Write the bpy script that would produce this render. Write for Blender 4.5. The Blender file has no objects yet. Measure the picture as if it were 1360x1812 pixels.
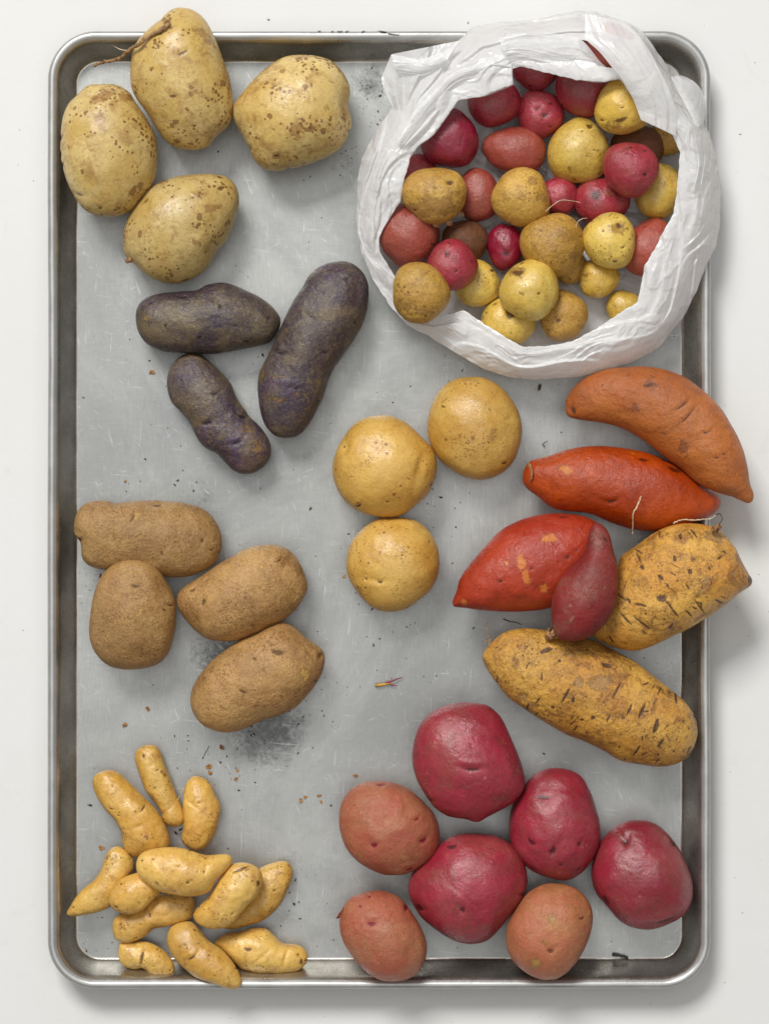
import bpy, math, random
import numpy as np
R = math.radians
S = 0.000395      # metres per photograph pixel at the height of the pan floor
D = 1.9           # camera height above the pan floor

# ------------------------------------------------------------------ camera, world, lamps, exposure
scn = bpy.context.scene
col = scn.collection
cam_d = bpy.data.cameras.new('camera'); cam = bpy.data.objects.new('camera', cam_d); col.objects.link(cam)
cam.location = (0, 0, D); cam.rotation_euler = (0, 0, 0)
cam_d.sensor_fit = 'VERTICAL'; cam_d.sensor_height = 24.0
cam_d.lens = 24.0 * D / (1812 * S); cam_d.clip_start = 0.05; cam_d.clip_end = 50
scn.camera = cam
scn.view_settings.view_transform = 'Standard'; scn.view_settings.look = 'None'
scn.view_settings.exposure = 0.0; scn.view_settings.gamma = 1.0
w = bpy.data.worlds.new('World'); scn.world = w; w.use_nodes = True
bg = w.node_tree.nodes['Background']
bg.inputs['Color'].default_value = (1.0, 0.98, 0.95, 1); bg.inputs['Strength'].default_value = 0.21

def area_lamp(name, loc, target, size, size_y, power, color):
    d = bpy.data.lights.new(name, 'AREA'); d.shape = 'RECTANGLE'; d.size = size; d.size_y = size_y
    d.energy = power; d.color = color
    o = bpy.data.objects.new(name, d); col.objects.link(o)
    from mathutils import Vector
    o.location = loc
    o.rotation_euler = (Vector(target) - Vector(loc)).to_track_quat('-Z', 'Y').to_euler()
    return o
area_lamp('window_light', (-1.4, 3.3, 4.3), (0.0, 0.0, 0.0), 2.0, 1.5, 262, (1.0, 0.99, 0.965))
area_lamp('overhead_fill', (0.0, 0.0, 3.0), (0, 0, 0), 3.0, 3.0, 24, (1.0, 1.0, 1.0))  # added fill lamp, no real source overhead; lifts shadows and greys the pan floor

# ------------------------------------------------------------------ helpers
def P(px, py, z=0.0):
    k = S * (D - z) / D
    return ((px - 680) * k, -(py - 906) * k, z)

def srgb(r, g, b, a=1.0):
    f = lambda c: (c/255/12.92) if c/255 <= 0.04045 else ((c/255+0.055)/1.055)**2.4
    return (f(r), f(g), f(b), a)

def tag(o, label=None, cat=None, group=None, kind=None):
    if label: o['label'] = label
    if cat: o['category'] = cat
    if group: o['group'] = group
    if kind: o['kind'] = kind
    return o

def np_mesh(name, V, F, mat=None, parent=None, loc=None, smooth=True, attrs=None):
    """V (n,3) in world metres, F (m,4) or (m,3) or list; linked as ONE object."""
    V = np.asarray(V, dtype=np.float64)
    if loc is not None: V = V - np.asarray(loc)
    me = bpy.data.meshes.new(name)
    if isinstance(F, np.ndarray):
        n = F.shape[1]; m = F.shape[0]
        me.vertices.add(len(V)); me.vertices.foreach_set('co', V.astype(np.float32).ravel())
        me.loops.add(n*m); me.loops.foreach_set('vertex_index', F.astype(np.int32).ravel())
        me.polygons.add(m); me.polygons.foreach_set('loop_start', (np.arange(m)*n).astype(np.int32))
        me.polygons.foreach_set('loop_total', np.full(m, n, dtype=np.int32))
        me.update(calc_edges=True)
    else:
        me.from_pydata([tuple(v) for v in V], [], F)
    if attrs:
        for k, a in attrs.items():
            at = me.attributes.new(k, 'FLOAT', 'POINT'); at.data.foreach_set('value', np.asarray(a, dtype=np.float32))
    me.validate(); 
    me.polygons.foreach_set('use_smooth', np.full(len(me.polygons), smooth))
    me.update()
    if mat: me.materials.append(mat)
    o = bpy.data.objects.new(name, me); col.objects.link(o)
    if loc is not None: o.location = loc
    if parent is not None:
        o.parent = parent
        o.location = tuple(np.asarray(loc if loc is not None else (0, 0, 0)) - np.asarray(parent.location))
    return o

_rng = np.random.RandomState(7)
_perm = _rng.permutation(256); _perm = np.concatenate([_perm, _perm, _perm])
_grad = _rng.normal(size=(256, 3)); _grad /= np.linalg.norm(_grad, axis=1)[:, None]
def noise3(p):
    """gradient noise, p (n,3) -> roughly -1..1"""
    p = np.asarray(p, dtype=np.float64)
    i = np.floor(p).astype(int); f = p - i; i = i & 255
    u = f*f*f*(f*(f*6-15)+10)
    out = np.zeros(len(p))
    for dx in (0, 1):
        wx = u[:, 0] if dx else 1-u[:, 0]
        for dy in (0, 1):
            wy = u[:, 1] if dy else 1-u[:, 1]
            for dz in (0, 1):
                wz = u[:, 2] if dz else 1-u[:, 2]
                h = _perm[_perm[_perm[(i[:, 0]+dx) & 255] + ((i[:, 1]+dy) & 255)] + ((i[:, 2]+dz) & 255)]
                g = _grad[h]
                out += wx*wy*wz*(g[:, 0]*(f[:, 0]-dx)+g[:, 1]*(f[:, 1]-dy)+g[:, 2]*(f[:, 2]-dz))
    return out*1.6

def catmull(pts, per=6, closed=True):
    pts = np.asarray(pts, float); n = len(pts); out = []
    rngi = range(n) if closed else range(n-1)
    for i in rngi:
        if closed: a, b, c, d = pts[i-1], pts[i], pts[(i+1) % n], pts[(i+2) % n]
        else: a, b, c, d = pts[max(i-1, 0)], pts[i], pts[i+1], pts[min(i+2, n-1)]
        for k in range(per):
            t = k/per
            out.append(0.5*((2*b)+(-a+c)*t+(2*a-5*b+4*c-d)*t*t+(-a+3*b-3*c+d)*t**3))
    if not closed: out.append(pts[-1])
    return np.array(out)

def sdf(poly, X, Y):
    """signed distance, positive inside"""
    sh = X.shape; x = X.ravel(); y = Y.ravel()
    d2 = np.full(x.shape, 1e18); inside = np.zeros(x.shape, bool)
    n = len(poly)
    for i in range(n):
        ax, ay = poly[i]; bx, by = poly[(i+1) % n]
        ex, ey = bx-ax, by-ay; L = ex*ex+ey*ey
        if L < 1e-12: continue
        t = np.clip(((x-ax)*ex+(y-ay)*ey)/L, 0, 1)
        d2 = np.minimum(d2, (x-ax-t*ex)**2+(y-ay-t*ey)**2)
        c = (ay > y) != (by > y)
        if ey != 0: inside ^= c & (x < ex*(y-ay)/ey+ax)
    d = np.sqrt(d2)
    return np.where(inside, d, -d).reshape(sh)

def surface_nets(G):
    Sg = G > 0
    nx, ny, nz = G.shape
    acc = np.zeros((nx-1, ny-1, nz-1, 3)); cnt = np.zeros((nx-1, ny-1, nz-1))
    faces = []
    for ax in range(3):
        sl0 = [slice(None)]*3; sl1 = [slice(None)]*3
        sl0[ax] = slice(0, -1); sl1[ax] = slice(1, None)
        g0 = G[tuple(sl0)]; g1 = G[tuple(sl1)]
        cr = Sg[tuple(sl0)] != Sg[tuple(sl1)]
        idx = np.argwhere(cr); a = g0[cr]; b = g1[cr]; t = a/(a-b)
        pos = idx.astype(float); pos[:, ax] += t
        o1, o2 = [k for k in range(3) if k != ax]
        for d1 in (0, 1):
            for d2 in (0, 1):
                q = idx.copy(); q[:, o1] -= d1; q[:, o2] -= d2
                ok = (q[:, o1] >= 0) & (q[:, o2] >= 0) & (q[:, o1] < acc.shape[o1]) & (q[:, o2] < acc.shape[o2])
                np.add.at(acc, tuple(q[ok].T), pos[ok]); np.add.at(cnt, tuple(q[ok].T), 1)
        ring = []
        for d1, d2 in ((1, 1), (0, 1), (0, 0), (1, 0)):
            q = idx.copy(); q[:, o1] -= d1; q[:, o2] -= d2; ring.append(q)
        faces.append((ring, a > 0, ax))
    m = cnt > 0
    vid = np.full(cnt.shape, -1); vid[m] = np.arange(m.sum())
    V = acc[m]/cnt[m][:, None]
    FF = []
    for ring, pos, ax in faces:
        Q = np.stack([vid[tuple(q.T)] for q in ring], 1)
        flip = pos if ax != 1 else ~pos
        Q[~flip] = Q[~flip][:, ::-1]
        FF.append(Q)
    return V, np.concatenate(FF)

def vnormals(V, F):
    n = np.cross(V[F[:, 2]]-V[F[:, 0]], V[F[:, 3]]-V[F[:, 1]])
    N = np.zeros_like(V)
    for k in range(4): np.add.at(N, F[:, k], n)
    return N/np.maximum(np.linalg.norm(N, axis=1), 1e-12)[:, None]

def lap_smooth(V, F, it):
    for _ in range(it):
        A = np.zeros_like(V); C = np.zeros(len(V))
        for a, b in ((0, 1), (1, 2), (2, 3), (3, 0)):
            np.add.at(A, F[:, a], V[F[:, b]]); np.add.at(A, F[:, b], V[F[:, a]])
            np.add.at(C, F[:, a], 1); np.add.at(C, F[:, b], 1)
        V = V*0.45 + 0.55*A/C[:, None]
    return V

def inflate(poly, cells=72, tk=0.9):
    """outline in px -> closed rounded body: V in px (x, y, z), F"""
    poly = np.asarray(poly, float)
    lo = poly.min(0); hi = poly.max(0); h = (hi-lo).max()/cells
    gx = np.arange(lo[0]-3*h, hi[0]+3.01*h, h); gy = np.arange(lo[1]-3*h, hi[1]+3.01*h, h)
    X, Y = np.meshgrid(gx, gy, indexing='ij')
    d = sdf(poly, X, Y)/h
    M = d > 0
    u = np.where(M, d*2, 0.0)
    ii, jj = np.indices(u.shape); red = M & ((ii+jj) % 2 == 0); blk = M & ((ii+jj) % 2 == 1)
    om = 1.9
    for it in range(130):
        for mk in (red, blk):
            s = np.zeros_like(u)
            s[1:-1, 1:-1] = (u[2:, 1:-1]+u[:-2, 1:-1]+u[1:-1, 2:]+u[1:-1, :-2]+4.0)*0.25
            u[mk] += om*(s[mk]-u[mk])
    core = d > 2.2
    wv = np.where(core, u/np.maximum(d, 1e-6), 0); wt = core.astype(float)
    A = wv.copy(); B = wt.copy()
    for it in range(7):
        A2 = A.copy(); B2 = B.copy()
        for ax in (0, 1):
            for sft in (1, -1):
                A2 += np.roll(A, sft, ax); B2 += np.roll(B, sft, ax)
        A = A2/5; B = B2/5
    W = A/np.maximum(B, 1e-9)
    bl = np.clip((d-2.2)/3.0, 0, 1)
    uu = bl*u + (1-bl)*W*d
    T = tk*d.max()*h
    uu = uu*(T*T/uu.max())
    # a slightly fuller cross section than the plain inflation
    gz = np.arange(-T-2*h, T+2.01*h, h)
    G = uu[:, :, None] - gz[None, None, :]**2
    V, F = surface_nets(G)
    V = V*h + np.array([gx[0], gy[0], gz[0]])
    V = lap_smooth(V, F, 3)
    return V, F, T

# ------------------------------------------------------------------ materials
def new_mat(name):
    m = bpy.data.materials.new(name); m.use_nodes = True
    nt = m.node_tree; b = nt.nodes['Principled BSDF']
    return m, nt, b
class NB:
    """tiny node builder"""
    def __init__(s, nt): s.nt = nt
    def n(s, t, **kw):
        nd = s.nt.nodes.new(t)
        for k, v in kw.items():
            if k.startswith('_'): setattr(nd, k[1:], v)
        return nd
    def link(s, a, b): s.nt.links.new(a, b)
    def coord(s, scale=(1, 1, 1), rand=True):
        tc = s.n('ShaderNodeTexCoord'); mp = s.n('ShaderNodeMapping'); mp.inputs['Scale'].default_value = scale
        src = tc.outputs['Object']
        if rand:
            oi = s.n('ShaderNodeObjectInfo'); mul = s.n('ShaderNodeMath', _operation='MULTIPLY'); mul.inputs[1].default_value = 7.3
            s.link(oi.outputs['Random'], mul.inputs[0])
            ad = s.n('ShaderNodeVectorMath', _operation='ADD'); s.link(src, ad.inputs[0]); s.link(mul.outputs[0], ad.inputs[1]); src = ad.outputs[0]
        s.link(src, mp.inputs['Vector']); return mp.outputs[0]
    def noise(s, vec, scale, detail=4, rough=0.55, dist=0.0):
        n = s.n('ShaderNodeTexNoise'); n.inputs['Scale'].default_value = scale; n.inputs['Detail'].default_value = detail
        n.inputs['Roughness'].default_value = rough; n.inputs['Distortion'].default_value = dist
        s.link(vec, n.inputs['Vector']); return n.outputs['Fac']
    def vor(s, vec, scale, feature='F1', rnd=1.0):
        n = s.n('ShaderNodeTexVoronoi', _feature=feature); n.inputs['Scale'].default_value = scale; n.inputs['Randomness'].default_value = rnd
        s.link(vec, n.inputs['Vector']); return n.outputs['Distance']
    def ramp(s, fac, a, b, va=0.0, vb=1.0):
        n = s.n('ShaderNodeMapRange', _interpolation_type='SMOOTHSTEP'); n.inputs['From Min'].default_value = a; n.inputs['From Max'].default_value = b
        n.inputs['To Min'].default_value = va; n.inputs['To Max'].default_value = vb
        s.link(fac, n.inputs['Value']); return n.outputs['Result']
    def math(s, op, a, b):
        n = s.n('ShaderNodeMath', _operation=op)
        for i, v in enumerate((a, b)):
            if isinstance(v, (int, float)): n.inputs[i].default_value = v
            else: s.link(v, n.inputs[i])
        return n.outputs[0]
    def mix(s, fac, a, b, mode='MIX'):
        n = s.n('ShaderNodeMix', _data_type='RGBA', _blend_type=mode)
        for idx, v in ((0, fac), (6, a), (7, b)):
            if isinstance(v, (int, float)): n.inputs[idx].default_value = v
            elif isinstance(v, tuple): n.inputs[idx].default_value = v
            else: s.link(v, n.inputs[idx])
        return n.outputs[2]
    def attr(s, name):
        n = s.n('ShaderNodeAttribute'); n.attribute_name = name; return n.outputs['Fac']
    def bump(s, h, strength, dist, prev=None):
        n = s.n('ShaderNodeBump'); n.inputs['Strength'].default_value = strength; n.inputs['Distance'].default_value = dist
        s.link(h, n.inputs['Height'])
        if prev is not None: s.link(prev, n.inputs['Normal'])
        return n.outputs['Normal']

def skin(name, c1, c2, blotch, blotch_amt=0.5, blotch_scale=60, speck=(110, 75, 40), speck_amt=0.6, speck_scale=420,
         speck_size=0.18, net=0.3, net_scale=330, rough=0.48, bump=0.5, eye=(70, 42, 25), patch=(190, 150, 90), streak=None,
         pale=None, pale_amt=0.0, spec=0.4, hue=0.5, fine_bump=1400, sss=0.0, dust=None, lines=None, sat=1.06, grain=0.8):
    m, nt, b = new_mat(name); q = NB(nt)
    v = q.coord()
    big = q.noise(v, 28, 3, 0.5)
    c = q.mix(q.ramp(big, 0.35, 0.68), srgb(*c1), srgb(*c2))
    # blotches with ragged edges
    bn = q.noise(v, blotch_scale, 7, 0.66, 0.5)
    bm = q.math('MULTIPLY', q.ramp(bn, 0.50, 0.66), blotch_amt)
    c = q.mix(bm, c, srgb(*blotch))
    if pale:
        pn = q.noise(v, blotch_scale*0.6, 6, 0.6, 1.0)
        c = q.mix(q.math('MULTIPLY', q.ramp(pn, 0.5, 0.7), pale_amt), c, srgb(*pale))
    # fine russet netting
    nn = q.noise(v, net_scale, 5, 0.75)
    nmask = q.ramp(q.noise(v, 38, 4, 0.6, 0.5), 0.34, 0.66, 0.35, 1.25)
    c = q.mix(q.math('MULTIPLY', q.math('MULTIPLY', q.ramp(nn, 0.48, 0.62), net), nmask), c, srgb(*blotch))
    nn2 = q.noise(v, net_scale*0.7, 3, 0.6)
    c = q.mix(q.math('MULTIPLY', q.ramp(nn2, 0.58, 0.72), net*0.6), c, srgb(min(255, c1[0]+24), min(255, c1[1]+24), min(255, c1[2]+22)))
    # lenticels: random sized dots, gathered in some places
    vd = q.vor(v, speck_scale); dn = q.noise(v, 45, 3, 0.6)
    thr = q.ramp(dn, 0.40, 0.70, 0.02, speck_size*2)
    dd = q.math('SUBTRACT', thr, vd)
    c = q.mix(q.math('MULTIPLY', q.ramp(dd, 0.0, 0.10), speck_amt), c, srgb(*speck))
    vd2 = q.vor(v, speck_scale*0.36)
    thr2 = q.ramp(q.noise(v, 70, 2, 0.5), 0.46, 0.72, -0.05, speck_size*1.7)
    c = q.mix(q.math('MULTIPLY', q.ramp(q.math('SUBTRACT', thr2, vd2), 0.0, 0.08), speck_amt*0.85), c, srgb(*speck))
    if streak:
        vs = q.coord((1, 1, 1))
        sn = q.noise(vs, 95, 5, 0.7, 2.5)
        c = q.mix(q.math('MULTIPLY', q.ramp(sn, 0.57, 0.66), streak[1]), c, srgb(*streak[0]))
    if dust:
        dm = q.ramp(q.noise(v, dust[2], 5, 0.65, 0.6), 0.42, 0.66); gr = q.ramp(q.noise(v, 800, 4, 0.8), 0.36, 0.62)
        c = q.mix(q.math('MULTIPLY', q.math('MULTIPLY', dm, gr), dust[1]), c, srgb(*dust[0]))
    if lines:
        ln = q.math('ABSOLUTE', q.math('SUBTRACT', q.noise(v, lines[2], 4, 0.6, 1.5), 0.5), 0)
        lm = q.math('MULTIPLY', q.ramp(ln, 0.0, 0.012, 1, 0), q.ramp(q.noise(v, 75, 3, 0.6), 0.48, 0.6))
        c = q.mix(q.math('MULTIPLY', lm, lines[1]), c, srgb(*lines[0]))
    gq = q.ramp(q.noise(v, 950, 5, 0.85), 0.30, 0.70, 0.82, 1.12)
    gg = q.n('ShaderNodeCombineColor'); 
    for k_ in range(3): q.link(gq, gg.inputs[k_])
    c = q.mix(grain, c, gg.outputs[0], 'MULTIPLY')
    pa = q.attr('patch'); pr = q.noise(v, 260, 5, 0.7)
    pr2 = q.noise(v, 110, 6, 0.75, 0.8)
    pj = q.math('ADD', q.math('MULTIPLY', q.math('SUBTRACT', pr, 0.5), 1.6), q.math('MULTIPLY', q.math('SUBTRACT', pr2, 0.5), 1.8))
    pm = q.ramp(q.math('ADD', pa, pj), 0.30, 0.78)
    pm = q.math('MULTIPLY', pm, q.ramp(pa, 0.02, 0.2))
    pb = q.math('MULTIPLY', q.ramp(pm, 0.05, 0.45), q.ramp(pm, 0.5, 0.95, 1, 0))
    c = q.mix(q.math('MULTIPLY', pm, 0.72), c, srgb(*patch))
    c = q.mix(q.math('MULTIPLY', pb, 0.45), c, srgb(*eye))
    ea = q.attr('eye')
    em = q.ramp(q.math('ADD', ea, q.math('MULTIPLY', q.math('SUBTRACT', pr, 0.5), 0.8)), 0.25, 0.8)
    em = q.math('MULTIPLY', em, q.ramp(ea, 0.02, 0.25))
    c = q.mix(q.math('MULTIPLY', em, 0.9), c, srgb(*eye))
    # per object tone
    oi = q.n('ShaderNodeObjectInfo'); hs = q.n('ShaderNodeHueSaturation')
    q.link(q.ramp(oi.outputs['Random'], 0, 1, 0.84, 1.0), hs.inputs['Value']); hs.inputs['Saturation'].default_value = sat
    hs.inputs['Hue'].default_value = hue
    q.link(c, hs.inputs['Color']); q.link(hs.outputs[0], b.inputs['Base Color'])
    rg = q.ramp(q.noise(v, 120, 4, 0.6), 0.3, 0.75, rough-0.13, rough+0.16); q.link(rg, b.inputs['Roughness'])
    b.inputs['Specular IOR Level'].default_value = spec
    if sss: 
        b.inputs['Subsurface Weight'].default_value = sss; b.inputs['Subsurface Radius'].default_value = (1, 0.5, 0.25); b.inputs['Subsurface Scale'].default_value = 0.003
    n1 = q.bump(q.noise(v, fine_bump, 4, 0.65), 0.35*bump, 0.0006)
    n2 = q.bump(q.noise(v, 230, 6, 0.68), 0.7*bump, 0.0018, n1)
    n3 = q.bump(q.noise(v, 90, 3, 0.5), 0.45*bump, 0.003, n2)
    q.link(n3, b.inputs['Normal'])
    return m

M = {}
M['tan'] = skin('tan_skin', (226, 200, 136), (210, 178, 108), (156, 112, 64), 0.55, 85, (122, 82, 44), 0.85, 300, 0.26, 0.40, rough=0.36, spec=0.6, eye=(112, 78, 44), patch=(160, 116, 68), bump=0.35, pale=(226, 206, 156), pale_amt=0.35, dust=((178, 138, 90), 0.4, 40), lines=((140, 98, 58), 0.4, 60))
M['purple'] = skin('purple_skin', (66, 52, 70), (74, 60, 58), (122, 104, 76), 0.75, 34, (44, 36, 34), 0.6, 420, 0.18, 0.75, 420, rough=0.36, spec=0.7, eye=(28, 20, 22), patch=(150, 116, 66), bump=0.9, pale=(82, 58, 96), pale_amt=0.75, dust=((146, 130, 98), 0.6, 30), lines=((40, 30, 32), 0.5, 50))
M['russet'] = skin('russet_skin', (196, 154, 102), (166, 126, 80), (132, 92, 52), 0.35, 70, (104, 72, 40), 0.55, 520, 0.20, 0.85, 620, rough=0.44, bump=1.0, patch=(214, 174, 100), eye=(96, 66, 36), pale=(206, 162, 98), pale_amt=0.5, spec=0.5, dust=((214, 176, 118), 0.65, 30), lines=((112, 78, 46), 0.55, 60), sat=1.04)
M['gold'] = skin('gold_skin', (234, 192, 112), (216, 168, 88), (178, 128, 62), 0.4, 70, (126, 76, 34), 0.85, 520, 0.21, 0.3, 520, rough=0.32, spec=0.75, patch=(176, 132, 84), eye=(92, 56, 26), pale=(226, 190, 112), pale_amt=0.3, dust=((186, 136, 72), 0.35, 40), lines=((160, 112, 60), 0.3, 60))
M['sweet_tan'] = skin('sweet_tan_skin', (206, 128, 74), (186, 108, 62), (154, 90, 60), 0.5, 60, (112, 62, 44), 0.35, 300, 0.14, 0.4, 460, rough=0.42, spec=0.5, patch=(128, 78, 56), eye=(90, 52, 38), bump=0.9, dust=((150, 98, 72), 0.5, 34), lines=((108, 60, 40), 0.5, 55))
M['sweet_orange'] = skin('sweet_orange_skin', (198, 94, 58), (178, 78, 52), (156, 64, 44), 0.55, 60, (110, 44, 30), 0.35, 300, 0.13, 0.35, 480, rough=0.36, spec=0.6, patch=(216, 138, 70), eye=(86, 36, 26), bump=0.8, dust=((150, 66, 46), 0.5, 34), lines=((112, 42, 30), 0.6, 55), sat=1.08)
M['sweet_red'] = skin('sweet_red_skin', (188, 78, 58), (172, 66, 52), (150, 56, 44), 0.5, 60, (104, 40, 32), 0.3, 300, 0.12, 0.3, 480, rough=0.35, spec=0.6, patch=(218, 138, 74), eye=(90, 44, 34), bump=0.7, dust=((150, 66, 50), 0.45, 34), lines=((112, 40, 32), 0.55, 55), sat=1.06)
M['sweet_maroon'] = skin('sweet_maroon_skin', (146, 52, 52), (128, 44, 46), (132, 84, 72), 0.55, 60, (84, 36, 34), 0.35, 300, 0.12, 0.45, 480, rough=0.5, patch=(158, 110, 94), eye=(80, 40, 36), bump=0.6, dust=((168, 120, 104), 0.5, 34), lines=((96, 40, 36), 0.4, 55))
M['sweet_yellow'] = skin('sweet_yellow_skin', (244, 188, 84), (228, 160, 58), (150, 96, 42), 0.8, 70, (104, 62, 28), 0.75, 300, 0.17, 0.45, 380, rough=0.34, spec=0.65, patch=(176, 134, 84), eye=(74, 42, 22), bump=1.3, streak=((116, 68, 30), 0.8), dust=((150, 98, 46), 0.8, 45), lines=((90, 50, 24), 0.9, 50), sat=1.0)
M['red'] = skin('red_skin', (172, 60, 76), (150, 48, 62), (122, 56, 54), 0.7, 45, (206, 130, 128), 0.55, 460, 0.14, 0.55, 520, rough=0.32, spec=0.75, patch=(150, 84, 78), eye=(78, 20, 30), bump=0.6, pale=(186, 84, 90), pale_amt=0.5, dust=((142, 84, 70), 0.75, 30), lines=((104, 40, 44), 0.4, 55))
M['pink'] = skin('pink_brown_skin', (196, 116, 94), (182, 100, 84), (166, 108, 74), 0.55, 50, (150, 70, 60), 0.6, 480, 0.18, 0.75, 420, rough=0.44, spec=0.5, patch=(176, 136, 82), eye=(132, 24, 48), bump=0.7, dust=((200, 150, 112), 0.75, 30), lines=((140, 66, 56), 0.35, 60))
M['rosy_tan'] = skin('rosy_tan_skin', (194, 122, 94), (184, 108, 84), (162, 116, 70), 0.55, 50, (140, 86, 56), 0.55, 480, 0.17, 0.7, 420, rough=0.45, spec=0.5, patch=(176, 146, 80), eye=(112, 66, 40), bump=0.8, dust=((204, 156, 108), 0.75, 30), lines=((120, 78, 48), 0.4, 60))
M['finger'] = skin('fingerling_skin', (240, 196, 102), (224, 170, 72), (176, 116, 52), 0.5, 75, (118, 76, 36), 0.75, 400, 0.19, 0.28, 420, rough=0.32, spec=0.755, patch=(178, 130, 74), eye=(100, 64, 30), pale=(226, 188, 108), pale_amt=0.4, dust=((186, 134, 70), 0.4, 50), lines=((150, 104, 54), 0.45, 80), sat=1.0)
M['baby_red'] = skin('baby_red_skin', (176, 66, 78), (158, 54, 66), (124, 54, 54), 0.55, 80, (92, 34, 36), 0.6, 380, 0.15, 0.45, 520, rough=0.34, spec=0.75, patch=(150, 96, 74), eye=(72, 24, 28), bump=0.7, pale=(186, 84, 84), pale_amt=0.4, dust=((158, 104, 86), 0.45, 50), lines=((100, 40, 42), 0.35, 80))
M['baby_deep'] = skin('baby_deep_red_skin', (148, 42, 62), (130, 34, 52), (100, 34, 42), 0.4, 80, (190, 120, 110), 0.3, 380, 0.12, 0.35, 520, rough=0.30, spec=0.8, patch=(120, 66, 56), eye=(60, 20, 24), bump=0.6)
M['baby_salmon'] = skin('baby_salmon_skin', (176, 88, 76), (164, 76, 68), (142, 74, 56), 0.45, 80, (120, 58, 46), 0.55, 400, 0.16, 0.45, 520, rough=0.37, spec=0.65, patch=(160, 110, 74), eye=(96, 36, 34), bump=0.7, dust=((168, 112, 88), 0.45, 50), lines=((110, 50, 42), 0.35, 80))
M['baby_brown'] = skin('baby_brown_skin', (120, 78, 52), (108, 66, 46), (86, 60, 40), 0.5, 80, (70, 44, 30), 0.5, 400, 0.16, 0.6, 520, rough=0.55, patch=(140, 106, 62), eye=(56, 34, 22), bump=1.0)
M['baby_yellow'] = skin('baby_yellow_skin', (234, 202, 110), (220, 182, 88), (164, 122, 56), 0.45, 90, (112, 76, 34), 0.75, 420, 0.18, 0.3, 480, rough=0.33, spec=0.75, patch=(156, 112, 60), eye=(92, 60, 28), pale=(230, 206, 136), pale_amt=0.4, dust=((176, 132, 68), 0.4, 50), lines=((140, 98, 50), 0.4, 80))
M['baby_tan'] = skin('baby_tan_skin', (222, 180, 100), (202, 156, 80), (146, 104, 50), 0.55, 80, (104, 70, 34), 0.75, 420, 0.18, 0.5, 480, rough=0.38, spec=0.6, patch=(164, 122, 72), eye=(88, 56, 28), bump=0.9, dust=((150, 110, 60), 0.6, 50), lines=((112, 76, 40), 0.5, 80))

# ------------------------------------------------------------------ table
def table():
    m, nt, b = new_mat('white_painted_table'); q = NB(nt)
    v = q.coord(rand=False)
    c = q.mix(q.ramp(q.noise(v, 6, 5, 0.6), 0.35, 0.7), srgb(230, 230, 229), srgb(227, 227, 224))
    c = q.mix(q.math('MULTIPLY', q.ramp(q.noise(v, 22, 6, 0.7, 1.0), 0.6, 0.75), 0.25), c, srgb(205, 204, 198))
    dn = q.noise(v, 9, 4, 0.7)
    sp = q.ramp(q.math('SUBTRACT', q.ramp(dn, 0.48, 0.8, -0.02, 0.12), q.vor(v, 150)), 0, 0.03)
    c = q.mix(q.math('MULTIPLY', sp, 0.4), c, srgb(150, 146, 140))
    q.link(c, b.inputs['Base Color']); b.inputs['Roughness'].default_value = 0.6; b.inputs['Specular IOR Level'].default_value = 0.25
    q.link(q.bump(q.noise(v, 260, 5, 0.6), 0.15, 0.001), b.inputs['Normal'])
    z = -0.0025
    o = np_mesh('tabletop', [(-1.6, -1.8, z), (1.6, -1.8, z), (1.6, 1.8, z), (-1.6, 1.8, z)], [(0, 1, 2, 3)], m, smooth=False)
    tag(o, kind='structure')
table()

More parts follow.
